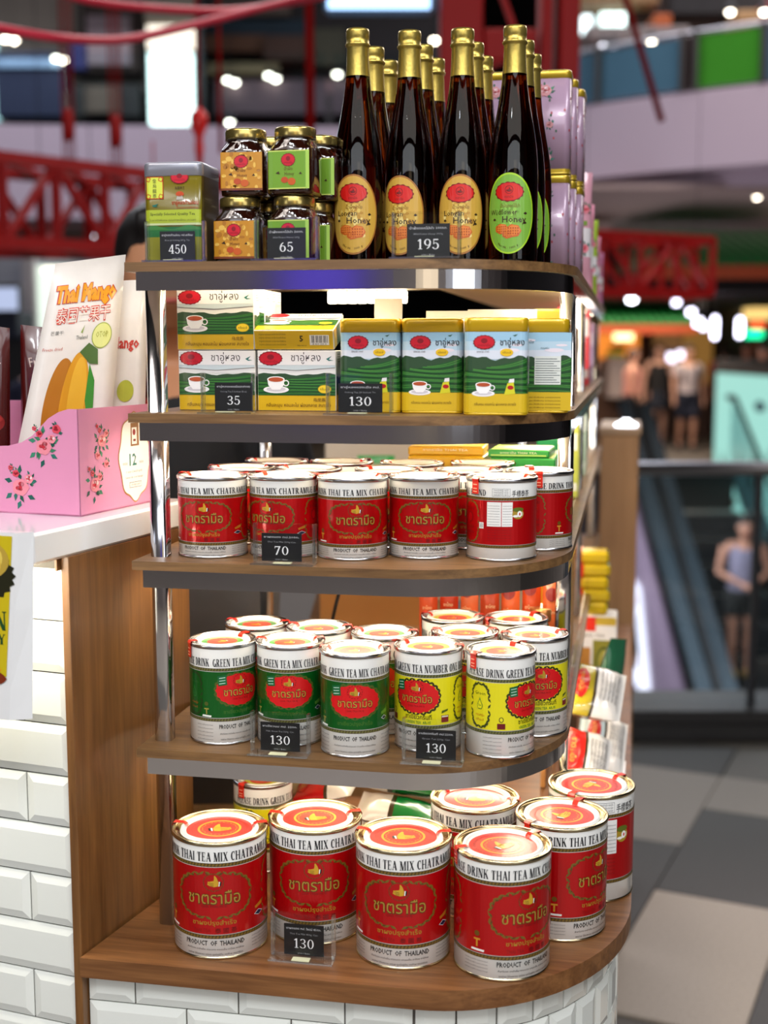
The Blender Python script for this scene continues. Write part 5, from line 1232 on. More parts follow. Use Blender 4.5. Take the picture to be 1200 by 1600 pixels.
tea_bag((.402, .360, -.560), (.398, .275, -.585), (.470, .285, -.590), (.474, .370, -.565), .030, '0f8a3c', 80, 'green and white tea bag just behind the farthest red can', ga)
tea_bag((.400, .430, -.492), (.398, .350, -.545), (.462, .362, -.560), (.470, .442, -.515), .034, 'd8241c', 81, 'red and white tea bag in the middle of the aisle pile', ga)
tea_bag((.405, .520, -.430), (.402, .430, -.475), (.478, .445, -.490), (.486, .535, -.450), .036, 'b9a428', 82, 'gold and white tea bag on top of the aisle pile', ga)
tea_bag((.425, .560, -.505), (.420, .470, -.560), (.484, .480, -.575), (.490, .570, -.530), .032, 'b8ccd6', 83, 'pale blue tea bag low in the aisle pile', ga)
tea_bag((.400, .560, -.575), (.400, .400, -.590), (.484, .400, -.592), (.488, .560, -.580), .026, 'e0d8cc', 84, 'whitish tea bag at the bottom of the aisle pile', ga)
# taller goods further along the countertop
o, mp, W, H = pouch('green_pouch', [U(.410, .66, -.606), U(.462, .70, -.606), U(.486, .72, -.440), U(.462, .68, -.430)], .03, [M_film('2c6a4a', .25), M_film('d8a0b8', .3)], [(.4, 1), (1, 0)], seed=90, label='green and pink pouch leaning behind the aisle pile of bags', cat='pouch')
P = Print(); P.rect(W * .2, W * .8, H * .55, H * .6, 'c8d8c0', 1); P.build('printed_front', mp, o, .006, .006)
o = empty('white_gold_box', U(.425, .92, Z5 + .0003), -AR, 'white box with gold windows standing under the yellow packs', 'box')
MB().box(-.045, .045, -.03, .03, 0, .165, 0, .002).build('carton', mat('white_card', 'e6e2e0', .4, coat=.3), o)
P = Print(); P.rect(-.043, .002, .052, .112, 'b8803c', 1); P.rect(.006, .043, .052, .125, '8a8430', 1); P.ell(.0245, .088, .013, .026, '4a5a20', 2, 24); P.ell(.0245, .088, .010, .021, 'a8a048', 3, 24); P.rect(-.006, .010, .140, .164, 'd22c1c', 2); P.rect(-.043, .043, .150, .164, 'c8a83c', 1); P.text('HERBAL TEA', 0, .133, .005, '5a4a38', 2, .05); P.build('printed_front', on_front(-.03), o)
for k in range(5):
    o = empty('yellow_pack', U(.418 + .002 * (k % 2), .92, Z5 + .1658 + .0215 * k), -AR + R((-3, 2, -1, 3, 0)[k]), '%s yellow foil pack in the stack on the white box' % ('lowest', 'second lowest', 'middle', 'second highest', 'topmost')[k], 'tea pack', 'yellow foil packs stacked on the white box')
    MB().box(-.036, .036, -.024, .024, 0, .021, 0, .005).build('pack', M_film('cfae1c', .25), o); MB().box(-.020, -.008, -.0248, .0248, .0, .0213, 0).build('red_band', MATS['red_seal_tape'], o)
# goods on the aisle side of the shelves
def slim(name, s, d, z, w_, d_, h, cols, label, cat='packet'):
    t = empty(name, U(s, d, z + .0003), -AR, label, cat)
    MB().box(-w_ / 2, w_ / 2, -d_ / 2, d_ / 2, 0, h, 0, .002).build('carton', M_film(cols[0], .3), t)
    P = Print(); P.rect(-w_ * .45, w_ * .45, h * .62, h * .84, cols[1], 1); P.rect(-w_ * .45, w_ * .45, h * .1, h * .2, cols[2], 1); P.text('TEA', 0, h * .73, h * .06, cols[0], 2, w_ * .5); P.build('printed_front', on_front(-d_ / 2), t)
    Q = Print(); Q.rect(-d_ * .45, d_ * .45, h * .62, h * .84, cols[1], 1); Q.rect(-d_ * .45, d_ * .45, h * .1, h * .2, cols[2], 1); Q.build('printed_side', on_right(w_ / 2), t)
slim('tea_carton', .385, .42, Z2, .05, .05, .112, ('b8aa2c', 'e4e6e8', 'e8e4e0'), 'yellow-green carton on the aisle side of the second shelf')
slim('tea_carton', .385, .56, Z2, .05, .05, .092, ('8a7a6c', 'd8d4d0', 'b8a898'), 'beige carton behind the yellow-green one on the second shelf')
slim('tea_carton', .385, 1.02, Z2, .055, .05, .135, ('c81c34', 'e8dce4', 'f0e8ec'), 'crimson carton far along the second shelf')
slim('tea_carton', .385, 1.25, Z2, .055, .05, .11, ('b09ac0', 'e0d8e8', 'c8b8d4'), 'lavender carton behind the crimson one on the second shelf')
slim('tea_carton', .388, .44, Z3, .045, .045, .098, ('1c7a4a', 'e8ece8', 'd8e4dc'), 'green and white carton on the aisle side of the middle shelf')
slim('tea_carton', .388, .62, Z3, .05, .045, .11, ('c8cc5c', 'e8e8d8', 'f0f0e0'), 'pale yellow carton further along the middle shelf')
slim('tea_carton', .388, .95, Z3, .05, .045, .12, ('9ab0a0', 'dce4e0', 'c8d4cc'), 'sage green carton far along the middle shelf')
slim('tea_carton', .380, .62, Z4, .05, .045, .11, ('d88a1c', 'e8c84a', 'f0e0a0'), 'orange carton on the aisle side of the fourth shelf')
slim('tea_carton', .388, 1.0, Z5, .08, .05, .13, ('c8a878', 'e8dcc0', 'e0c890'), 'tan carton far along the countertop') if False else None
t = empty('small_jar', U(.3865, .268, Z4 + .0003), -AR, 'small glass jar with a copper lid behind the rightmost yellow can', 'jar')
MB().lathe([(.012, 0), (.0155, .002), (.016, .08), (.014, .09)], 32).build('glass_body', mat('greenish_glass_jar', '6a7a5c', .1, coat=.8), t); MB().lathe([(.0160, .088), (.0165, .090), (.0165, .102), (.015, .104)], 32).build('lid', mat('copper_lid', 'c08a54', .3, .8), t)
# end cabinet of the kiosk
o = empty('end_cabinet', U(.4, 1.72, -1.35), -AR, 'plain brown wooden cabinet closing the far end of the kiosk', 'cabinet')
MB().box(.02, .105, 0, .30, .0, 1.155, 0, .002).build('body', M_cabwood, o); MB().box(.015, .110, -.005, .305, 1.1552, 1.172, 0, .002).build('top', mat('pale_wood_top', 'a08266', .4, coat=.3), o)
MB().lathe([(.025, 0), (.026, .004), (.010, .012), (.008, .016)], 24).build('lamp', glow('spot_lamp', 'f4f6ff', 6), o, (.075, .06, 1.1722))
# ---------------------------------------------------------------- the hall around: walls, galleries, escalator
M_red = mat('red_painted_steel', 'a00c0c', .55, spec=.25, vary=.05, vscale=3); M_redp = mat('pinkish_red_tube', 'd83048', .4, coat=.2)
M_lilac_w = mat('lilac_white_paint', 'b4a4b4', .7, vary=.03, vscale=1); M_darkw = mat('dark_wall', '1a1618', .8, vary=.2, vscale=2); M_soffit = mat('soffit_plaster', 'a08c8a', .8)
M_glassb = clear('balustrade_glass', (.86, .93, .95), .025, .03)
def struct(name, mb, m, parent=None): o = mb.build(name, m, parent); o['kind'] = 'structure'; return o
struct('wall_back', MB().box(-9, 10, 26, 26.2, -6, 8), M_darkw)
struct('wall_left', MB().box(-9.2, -9, -4, 26, -1.4, 8), M_darkw)
struct('wall_right', MB().box(10, 10.2, -4, 26, -6, 8), M_darkw)
struct('wall_front', MB().box(-9, 10, -4.2, -4, -1.4, 8), mat('warm_grey_wall', '8c8480', .8, vary=.1))
struct('ceiling', MB().box(-9, 10, -4, 26, 8, 8.2), mat('dark_ceiling', '2a2626', .9))
# unseen glowing panels added behind the photographer, to be mirrored in the steel and the tins
for k, (x, w_, c, e) in enumerate(((-5.5, 2.2, 'f0f4ff', 1.6), (-2.4, .45, '6048d8', .7), (.4, 1.2, 'ffe6c0', 1.0), (3.2, 2.4, 'f4f8ff', 1.8))):
    o = empty('mirrored_panel', (x, -3.99, -.2), 0, ('wide white glowing panel added behind the viewer', 'violet glowing panel added behind the viewer', 'warm glowing panel added behind the viewer', 'cool glowing panel added behind the viewer at the aisle side')[k], 'glowing panel')
    MB().box(-w_ / 2 - .06, w_ / 2 + .06, 0, .06, -.06, 1.86).build('panel_frame', M_dark, o); MB().box(-w_ / 2, w_ / 2, .061, .07, 0, 1.8).build('lit_pane', glow('panel_glow_%d' % k, c, e), o)
# --- upper galleries: floor edge (fascia), soffit, glass balustrade
def arc_pts(p0, p1, sag, n=14):
    p0, p1 = Vector(p0), Vector(p1); d = p1 - p0; nrm = Vector((-d.y, d.x)).normalized()
    return [p0 + d * (i / n) + nrm * sag * 4 * (i / n) * (1 - i / n) for i in range(n + 1)]
def ribbon(pts, z0, z1, th, mb=None):
    mb = mb or MB()
    for a, b in zip(pts, pts[1:]):
        d = (b - a).normalized(); nrm = Vector((-d.y, d.x)) * th
        mb.add([(a.x, a.y, z0), (b.x, b.y, z0), (b.x + nrm.x, b.y + nrm.y, z0), (a.x + nrm.x, a.y + nrm.y, z0), (a.x, a.y, z1), (b.x, b.y, z1), (b.x + nrm.x, b.y + nrm.y, z1), (a.x + nrm.x, a.y + nrm.y, z1)],
               [(0, 1, 5, 4), (1, 2, 6, 5), (2, 3, 7, 6), (3, 0, 4, 7), (4, 5, 6, 7), (0, 3, 2, 1)])
    return mb
GZ = 2.02
lp = arc_pts((-6.5, 11.7), (1.9, 12.1), .15)
struct('trim_1', ribbon(lp, 1.18, GZ, .3), M_lilac_w)
struct('trim_2', MB().box(-8.9, 2.2, 12.6, 25.9, 1.16, 1.2), M_soffit)
struct('trim_3', MB().box(-8.9, 2.2, 12.9, 25.9, 1.9, GZ), M_darkw)
bl = empty('glass_balustrade', (0, 0, 0), 0, 'curved glass balustrade along the upper left gallery', 'balustrade')
for i in range(0, 14, 2):
    seg = [lp[i], lp[i + 1], lp[i + 2]]; d = (seg[2] - seg[0]).normalized(); seg = [seg[0] + d * .03, seg[1], seg[2] - d * .03]
    ribbon([p + Vector((0, .05)) for p in seg], GZ + .02, GZ + .66, .012).build('glass_pane', M_glassb, bl)
    MB().beam((lp[i].x, lp[i].y + .05, GZ), (lp[i].x, lp[i].y + .05, GZ + .30), .05, .05).build('clamp', M_dark, bl)
rp = arc_pts((1.3, 11.5), (4.6, 9.4), -.25, 36)
struct('trim_4', ribbon(rp, 1.42, GZ + .0, .3), M_lilac_w)
struct('trim_5', ribbon([p + Vector((.05, .3)) for p in rp], 1.30, 1.45, .3), M_lilac_w)
struct('trim_6', MB().box(1.2, 9.8, 10.6, 16.5, 1.28, 1.32), M_soffit)
br = empty('glass_balustrade', (0, 0, 0), 0, 'tinted glass balustrade along the upper right gallery', 'balustrade')
for i, j, c in ((0, 6, '48687c'), (6, 13, '4c7086'), (13, 14, '3a2c2c'), (14, 19, '3f8a2c'), (19, 36, '48687c')):
    m = mat('tinted_pane_' + c, c, .12, coat=.6, vary=.12, vscale=2)
    ribbon([p + Vector((0, .05)) for p in rp[i:j + 1]], GZ + .03, GZ + .43, .012).build('glass_pane', m, br)
MB().tube([(p.x, p.y + .05, GZ + .46) for p in rp], .018, 8).build('handrail', M_brushed, br)
for i in (0, 6, 13, 14, 19, 36): MB().beam((rp[i].x, rp[i].y, GZ), (rp[i].x, rp[i].y, GZ + .46), .04).build('post', M_dark, br)
# --- helper: a flat-fronted block spanning a pixel rectangle at a given distance
def block(name, x0, y0, x1, y1, Y, dep, m, label=None, cat=None, parent=None, group=None, ch=0):
    a = at(x0, y1, Y); b = at(x1, y0, Y)
    o = MB().box(0, b.x - a.x, 0, dep, 0, b.z - a.z, 0, ch).build(name, m, parent, (a.x, Y, a.z) if parent is None else (a.x, Y, a.z))
    if label: tag(o, label, cat, group)
    return o
# upper left gallery shops
def shopfront(name, rect, Y, wallm, label, pieces):
    a = at(rect[0], rect[3], Y); b = at(rect[2], rect[1], Y)
    o = empty(name, (a.x, Y, a.z), 0, label, 'shop'); W_, H_ = b.x - a.x, b.z - a.z
    MB().box(0, W_, 0, .3, 0, H_).build('facade', wallm, o)
    for nm, x0, y0, x1, y1, dep, m in pieces:
        p = at(x0, y1, Y) - a; q = at(x1, y0, Y) - a; f = max(.02, dep)
        MB().box(p.x, q.x, -f, -.001, max(p.z, 0.0), q.z, 0, min(.01, f / 3)).build(nm, m, o)
    return o
E_ = lambda c, s: glow('lit_%s_%d' % (c, int(s * 10)), c, s)
F_ = lambda c: mat('paint_' + c, c, .7, vary=.08, vscale=3)
shopfront('gallery_shop', (-60, -60, 232, 197), 15.5, F_('6a625c'), 'cream and navy shop on the upper left gallery', [
    ('wall_panel', -60, -40, 118, 55, .1, F_('8c8278')), ('navy_counter', 14, 96, 112, 194, .5, F_('141c3c')), ('pale_band', 16, 108, 112, 122, .55, F_('8aa4c4')), ('brown_pillar', 140, -20, 222, 120, .3, F_('2c1a12')),
    ('poster', 146, 36, 212, 112, .35, F_('7a6a70')), ('navy_panel', 120, 68, 146, 118, .32, F_('1c1e5a')), ('dark_counter', 130, 146, 230, 194, .5, F_('1a1818')), ('light_strip', -60, 62, -4, 190, .2, E_('c8f0f4', 1.4)), ('grey_shelf', 150, 150, 200, 190, .55, F_('5a4c40'))])
shopfront('gallery_shop', (233, -40, 312, 197), 15.0, F_('2a3438'), 'narrow shop with a glowing white door panel on the upper left gallery', [
    ('lit_panel', 236, 84, 302, 196, .08, E_('e8fff8', 3.2)), ('lit_transom', 232, 42, 304, 78, .08, E_('fff4e0', 1.5)), ('head_panel', 228, 0, 310, 38, .1, F_('8a8070'))])
shopfront('gallery_shop', (314, -60, 720, 197), 16.5, F_('231f20'), 'dim brown and teal shop on the upper middle gallery', [
    ('wood_shelf', 322, 66, 420, 92, .4, F_('5a3a24')), ('teal_panel', 330, 36, 480, 64, .2, F_('0f2a38')), ('tan_ceiling', 340, 10, 455, 34, .3, F_('5c5248')), ('tan_counter', 330, 112, 440, 128, .5, F_('8a7a5a')),
    ('brown_display', 418, 70, 480, 108, .5, F_('4a3226')), ('mauve_panel', 345, 140, 560, 192, .6, F_('5c4a52')), ('olive_wall', 490, 50, 540, 108, .2, F_('4a4a3a'))])
shopfront('gallery_shop', (880, -80, 1260, 110), 13.2, F_('3a2c24'), 'warm cluttered eatery on the upper right gallery', [
    ('lit_window', 908, 26, 924, 56, .06, E_('eafcff', 3)), ('lit_window', 936, 22, 976, 58, .06, E_('e4fffa', 3)), ('beam', 900, -10, 1020, 18, .3, F_('8a6a44')), ('dark_recess', 1040, -60, 1200, 30, .2, F_('120e0e')),
    ('orange_sign', 1008, 38, 1036, 60, .4, F_('a8501c')), ('table', 1130, 36, 1165, 52, .5, F_('a88458')), ('red_seat', 1172, 22, 1196, 40, .5, F_('8c1c24')), ('counter', 905, 60, 1060, 80, .5, F_('7a706c'))])
o = empty('hanging_lightbox', at(586, 22, 5.2), 0, 'blue-white lightbox sign hanging at the top centre', 'sign')
MB().box(-.20, .23, 0, .06, 0, .30, 0, .02).build('case', mat('steel_blue_case', '6c8cb0', .4), o); MB().box(-.185, .215, -.004, .0, .018, .28, 0, .003).build('lit_face', E_('a8d0ff', 2.2), o); MB().beam((0, .03, .3), (0, .03, 2.5), .012).build('hanger', M_dark, o)
# --- red steelwork
def bentube(name, px, Y, r, label, m=M_redp):
    pts = [at(x, y, yy if isinstance(Y, (list, tuple)) else Y) for (x, y), yy in zip(px, Y if isinstance(Y, (list, tuple)) else [Y] * len(px))]
    # smooth curve through the points
    out = []
    for i in range(len(pts) - 1):
        p0, p1, p2, p3 = pts[max(i - 1, 0)], pts[i], pts[i + 1], pts[min(i + 2, len(pts) - 1)]
        for k in range(6):
            t = k / 6; out.append(.5 * ((2 * p1) + (p2 - p0) * t + (2 * p0 - 5 * p1 + 4 * p2 - p3) * t * t + (3 * p1 - p0 - 3 * p2 + p3) * t ** 3))
    out.append(pts[-1]); o = MB().tube([p - out[0] for p in out], r, 12).build(name, m, None, out[0]); return tag(o, label, 'tube')
bentube('curved_red_tube', [(60, -30), (125, -2), (240, 13), (350, 17), (430, 8), (520, -10), (640, -40)], [3.6, 3.7, 3.9, 4.1, 4.3, 4.5, 4.7], .0125, 'upper curved red tube crossing the top of the hall')
bentube('curved_red_tube', [(-60, 30), (0, 44), (90, 59), (190, 62), (290, 42), (400, 14), (500, -12)], [3.3, 3.4, 3.5, 3.7, 3.9, 4.1, 4.3], .0125, 'lower curved red tube sweeping under the other one')
for k, (x, y0, y1, w_, lab) in enumerate(((485, -60, 225, .038, 'slim red pole right of the left gallery, before the bottles'), (345, 40, 240, .016, 'thin red rod hanging behind the honey jars'), (52 * 2 + 4, -60, 252, .020, 'red hanger rods over the left truss'), (182, 50, 262, .020, 'second red hanger with a turnbuckle over the left truss'), (312, -40, 270, .018, 'red hanger ending in a bright red knob'), (240, 220, 300, .010, 'thinnest red rod standing above the left truss'))):
    Y = 5.4 if k != 5 else 6.95; a = at(x, y1 if k != 5 else 285, Y); b = at(x, y0, Y); o = empty('red_hanger', a, 0, lab, 'hanger')
    if k in (2, 3):
        for dx in (-.022, -.006, .010, .024): MB().tube([(dx, 0, 0), (dx * 1.0, 0, 7.99 - a.z)], .0035, 6).build('rod', M_red, o)
        MB().lathe([(.016, .08), (.024, .12), (.024, .17), (.016, .21)], 12).build('turnbuckle', M_red, o)
    else:
        MB().tube([(0, 0, 0), (0, 0, 7.99 - a.z if k != 5 else b.z - a.z)], w_ / 2, 10).build('rod', M_red, o)
    if k == 4: MB().lathe([(.010, .02), (.020, .10), (.016, .14), (.036, .19), (.036, .23), (.012, .26)], 14).build('knob', mat('bright_red_knob', 'e8140c', .3), o)
def truss(name, p, q, w_, h_, bays, bar, m, label, lean=0):
    """box truss between p and q (centre of its lower front chord), depth w_ along +y, height h_"""
    p, q = Vector(p), Vector(q); o = empty(name, p, 0, label, 'truss'); d = (q - p)
    def P_(t, j, k): return d * t + Vector((0, w_ * j, h_ * k))
    for j in (0, 1):
        for k in (0, 1): MB().beam(P_(0, j, k), P_(1, j, k), bar * 1.25, bar * 1.25).build('chord', m, o)
    for i in range(bays + 1):
        for j in (0, 1): MB().beam(P_(i / bays, j, 0), P_(i / bays, j, 1), bar, bar).build('upright', m, o)
        for k in (0, 1): MB().beam(P_(i / bays, 0, k), P_(i / bays, 1, k), bar * .8, bar * .8).build('cross_bar', m, o)
    for i in range(bays):
        for j in (0, 1):
            a, b = (0, 1) if i % 2 == 0 else (1, 0); MB().beam(P_(i / bays, j, a), P_((i + 1) / bays, j, b), bar * .75, bar * .75).build('diagonal', m, o)
    return o
a = at(-190, 372, 5.6); b = at(235, 388, 7.2)
truss('red_truss', a, b, .7, .40, 5, .045, M_red, 'large red lattice truss crossing the hall at the left')
a = at(262, 372, 8.4); b = at(700, 392, 9.6)
rt = truss('red_truss', a, b, .5, .40, 5, .05, M_red, 'red lattice truss continuing behind the jars and bottles')
for f_ in (.1, .9): MB().tube([((b.x - a.x) * f_, (b.y - a.y) * f_ + .2, .4), ((b.x - a.x) * f_, (b.y - a.y) * f_ + .2, 7.99 - a.z)], .0018, 6).build('hanger_rod', M_dark, rt)
a = at(880, 452, 7.6); b = at(1112, 452, 8.2)
rt = truss('red_truss', (a.x, a.y, a.z), (b.x, b.y, a.z), .45, .33, 4, .036, M_red, 'red lattice truss ending at the right over the walkway')
for f_ in (.15, .8): MB().tube([((b.x - a.x) * f_, .2, .33), ((b.x - a.x) * f_, .2, 7.99 - a.z)], .0018, 6).build('hanger_rod', M_dark, rt)
o = empty('red_gate_tower', at(690, 330, 5.0), 0, 'massive red steel tower rising behind the honey bottles', 'tower'); a0 = at(690, 330, 5.0)
def tb_(nm, x0, y0, x1, y1, dy=0, dep=.16):
    p = at(x0, y1, 5.0) - a0; q = at(x1, y0, 5.0) - a0; MB().box(p.x, q.x, dy, dy + dep, p.z, q.z, 0, .006).build(nm, M_red, o)
tb_('column', 686, -80, 756, 330); tb_('column', 842, -80, 866, 330); tb_('column', 868, -80, 906, 330, -.05, .3); tb_('girder', 757, 42, 841, 92, .02, .1); tb_('girder', 757, 150, 841, 330, .02, .1)
p = at(770, -60, 5.0) - a0; q = at(806, 42, 5.0) - a0; MB().beam((p.x, .05, p.z), (q.x, .05, q.z), .022).build('brace', M_red, o)
p = at(757, 100, 5.0) - a0; q = at(780, 92, 5.0) - a0; MB().beam((p.x, .05, p.z), (at(841, 70, 5.0) - a0).x and ((at(841, 70, 5.0) - a0).x, .05, (at(841, 70, 5.0) - a0).z), .03).build('brace', M_red, o)
b = at(972, -20, 6.2); a = at(1034, 190, 6.2); o = MB().tube([(0, 0, 0), (b - a) * ((7.99 - a.z) / (b.z - a.z))], .016, 10).build('slanted_red_rod', M_red, None, a); tag(o, 'slanted dark red rod hanging before the right gallery', 'rod')
# --- recessed downlights and bulbs
dl = ((8, 60, 14.9, 'left of the navy counter'), (22, 62, 14.9, 'beside its neighbour over the navy counter'), (88, 90, 14.9, 'right end over the navy counter'), (98, 93, 14.9, 'rightmost over the navy counter'), (356, 124, 15.8, 'lower left of the dim shop'), (367, 128, 15.8, 'lower left pair of the dim shop'),
      (420, 117, 15.8, 'middle of the dim shop'), (431, 122, 15.8, 'middle pair of the dim shop'), (527, 115, 15.8, 'beside the first bottle neck'), (679, 62, 15.8, 'between the bottle necks'), (359, 190, 12.3, 'on the gallery edge above the jars'),
      (943, 71, 12.4, 'left one of the eatery pair'), (958, 70, 12.4, 'right one of the eatery pair'), (1018, 64, 12.4, 'over the blue balustrade pane'), (1141, 18, 12.4, 'over the green balustrade pane'), (1194, 18, 12.4, 'at the right end of the eatery'),
      (935, 325, 12.6, 'in the soffit just right of the flowered tins'), (1183, 306, 11.2, 'in the soffit at the far right'), (64, 323, 8.6, 'seen through the left truss'), (144, 366, 8.6, 'below the left truss near the dark-haired person'), (987, 466, 12.6, 'hanging under the right truss'))
for x, y, Y, lab in dl:
    r_ = Y * (.0029 if y != 466 else .0042); o = empty('downlight', at(x, y, Y), 0, 'round white downlight ' + lab, 'lamp', 'small round lamps of the hall')
    MB().lathe([(r_ * .9, -.0), (r_, .004), (r_ * 1.15, .02), (r_ * 1.15, .05), (r_ * .5, .08)], 16).build('housing', M_dark, o); MB().lathe([(.0001, -r_ * .8), (r_ * .5, -r_ * .68), (r_ * .8, -r_ * .35), (r_ * .88, 0)], 16, cap0=False).build('lens', E_('fff2dc' if x not in (64, 144, 987, 943, 958) else 'f2f4ff', 14), o)
    MB().tube([(0, 0, .08), (0, 0, (7.98 if y not in (325, 306, 466) else 1.28) - o.location.z)], .003, 6).build('stem', M_dark, o)
# --- green roofed kiosks, shops of the far walkway
def tiled_roof(name, x0, x1, ytop, ybot, Y, dep, label):
    a = at(x0, ybot, Y); b = at(x1, ytop, Y); o = empty(name, a, 0, label, 'roof'); W_, H_ = b.x - a.x, b.z - a.z; n = max(6, int(W_ / .11))
    mg = mat('green_glazed_tile', '0b6a2c', .55, vary=.2, vscale=8)
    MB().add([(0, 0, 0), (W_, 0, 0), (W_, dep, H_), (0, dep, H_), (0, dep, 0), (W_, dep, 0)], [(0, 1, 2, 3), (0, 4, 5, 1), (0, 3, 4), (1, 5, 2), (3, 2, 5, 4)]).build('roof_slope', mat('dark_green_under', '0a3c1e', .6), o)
    me = MB().tube([(0, -.02, -.01), (0, dep, H_)], .036, 8).mesh('roof_tile', mg)
    for i in range(n): obj('roof_tile', me, o, ((i + .5) * W_ / n, 0, .012))
    MB().box(-.02, W_ + .02, -.03, .04, -.13, -.015).build('orange_fascia', F_('a8441c'), o); return o
tiled_roof('green_tiled_roof', 1012, 1300, 340, 412, 11.5, 1.6, 'large green tiled canopy at the upper right behind the truss')
tiled_roof('green_tiled_roof', 905, 1088, 466, 506, 17.5, 1.2, 'green tiled kiosk roof below the hanging lamp')
shopfront('walkway_shop', (880, 512, 1012, 700), 18.9, F_('5a3c2c'), 'orange lit kiosk under the small green roof', [('lit_back', 925, 522, 998, 560, .05, E_('f08a30', .9)), ('lamp_glow', 958, 520, 988, 532, .08, E_('ffe0a0', 3)), ('green_sign', 944, 550, 966, 557, .5, F_('5ab81c')), ('price_board', 942, 558, 985, 620, .5, F_('b0a09c')), ('jar', 952, 538, 960, 548, .3, F_('1c5a3c')), ('jar', 965, 538, 973, 548, .3, F_('1c5a3c'))])
shopfront('walkway_shop', (1013, 500, 1115, 700), 19.5, F_('4a342a'), 'tan fronted shop behind the walking people', [('tan_sign', 1020, 508, 1060, 545, .2, E_('8a6038', .5)), ('lit_shelf', 1064, 512, 1112, 600, .1, E_('a87838', .45)), ('white_lamp', 1042, 552, 1052, 566, .12, E_('f0e8ff', 3)), ('white_lamp', 1058, 548, 1066, 560, .12, E_('f0e8ff', 3)), ('dark_door', 1042, 570, 1056, 640, .15, F_('1a1210'))])
shopfront('walkway_shop', (1116, 455, 1290, 700), 20.5, F_('2c2422'), 'neon lit shop at the far right of the walkway', [('lit_ceiling', 1120, 466, 1154, 480, .5, E_('e8b868', 1.2)), ('lit_ceiling', 1160, 462, 1193, 500, .5, E_('f0c878', 1.1)), ('green_neon', 1164, 516, 1190, 528, .1, E_('10f0a0', 2.2)), ('red_neon', 1174, 504, 1191, 513, .1, E_('ff4a1c', 1.8)), ('orange_poster', 1168, 532, 1190, 556, .1, F_('8a4420')), ('teal_pillar', 1191, 470, 1230, 700, .4, F_('0c2c30'))])
struct('trim_7', MB().box(2.3, 9.9, 14.6, 22, .62, .7), M_darkw)
for k, (x, y, w_, h_, Y) in enumerate(((1057, 473, 10, 7, 15.4), (1080, 488, 12, 9, 15.6), (1091, 504, 13, 12, 15.8), (1099, 510, 8, 10, 16.0), (1117, 512, 9, 34, 15.2), (1156, 512, 10, 30, 14.6))):
    o = empty('light_tube', at(x, y, Y), 0, ('smallest hanging white tube left of the neon shop', 'second hanging white tube', 'brightest low hanging white tube', 'short white tube tucked behind the brightest', 'tall violet-white light tube in the middle', 'tall violet-white light tube at the right')[k], 'lamp', 'hanging light tubes'); s_ = Y / 2000
    MB().lathe([(w_ * s_ * .30, -h_ * s_ / 2), (w_ * s_ * .5, -h_ * s_ * .4), (w_ * s_ * .5, h_ * s_ * .4), (w_ * s_ * .3, h_ * s_ / 2)], 12).build('tube', E_('e8e4ff', 7), o); MB().tube([(0, 0, h_ * s_ / 2), (0, 0, .64 - o.location.z)], .006, 6).build('cord', M_dark, o)
# --- white room at the left behind the bags
shopfront('white_room', (-120, 398, 330, 640), 8.5, mat('cool_white_wall', 'b4b8c4', .7), 'white walled room with a bright doorway behind the snack bags', [
    ('bright_doorway', 62, 416, 122, 520, .05, E_('e4f4e4', 1.0)), ('pillar', 44, 400, 60, 520, .12, F_('d0ccd0')), ('ceiling_light', 70, 418, 118, 428, .07, E_('fff8e0', 2.4)), ('navy_desk', -60, 490, 60, 530, .5, F_('20283c')), ('dark_partition', -120, 520, 330, 640, .4, F_('1a1a20'))])
o = empty('wall_monitor', at(6, 488, 8.0), 0, 'wall monitor with pale screen at the left edge', 'monitor')
MB().box(-.12, .10, 0, .04, 0, .175, 0, .004).build('case', M_dark, o); MB().box(-.115, .09, -.003, 0, .012, .150).build('screen', E_('b0bcdc', .9), o); MB().beam((0, .06, .08), (0, .28, .08), .03).build('bracket', M_dark, o)
# --- barrier at the edge of the void
ba = empty('glass_barrier', (.80, 4.3, -1.35), 0, 'glass barrier with polished handrail along the edge of the escalator void', 'barrier')
MB().box(0, 2.6, 0, .34, 0, .052, 0, .004).box(0, 2.6, .02, .30, .0525, .10, 0, .004).build('kerb', mat('dark_kerb_metal', '3c3a3a', .35, .4, vary=.1), ba)
MB().box(.0, .488, .11, .122, .10, .925).build('glass_pane', M_glassb, ba); MB().box(.512, 1.6, .11, .122, .10, .925).build('glass_pane', M_glassb, ba)
MB().tube([(-.02, .115, .937), (2.6, .115, .937)], .025, 16).build('handrail', M_brushed, ba); MB().box(.489, .511, .10, .135, .10, .92, 0, .002).build('post', M_dark, ba)
# --- escalator
es = empty('escalator', (2.48, 9.0, -1.35), 0, 'escalator rising from the floor below, with dark balustrades', 'escalator')
def EZ(Y, h=0): return -(13.6 - (Y + 9.0)) * .577 + h       # relative to floor, Y relative to the escalator's own origin
Ya, Yb = -2.6, 4.6
def strip(x0, x1, h0, h1, m, nm):
    MB().add([(x, y, EZ(y, h)) for y in (Ya, Yb) for x, h in ((x0, h0), (x1, h0), (x1, h1), (x0, h1))], [(0, 1, 5, 4), (1, 2, 6, 5), (2, 3, 7, 6), (3, 0, 4, 7), (0, 3, 2, 1), (4, 5, 6, 7)]).build(nm, m, es)
M_bal = mat('blue_grey_metal', '5a6a74', .25, .7); 
strip(0, .13, .72, .80, M_bal, 'outer_deck'); strip(.15, .19, .80, .84, M_black, 'handrail_belt'); strip(.20, .34, .70, .78, M_bal, 'inner_deck'); strip(.16, .175, 0, .8, M_black, 'balustrade'); strip(1.22, 1.26, .80, .84, M_black, 'handrail_belt'); strip(1.20, 1.215, 0, .8, M_glassb, 'balustrade'); strip(1.22, 1.40, .0, .08, M_bal, 'outer_deck')
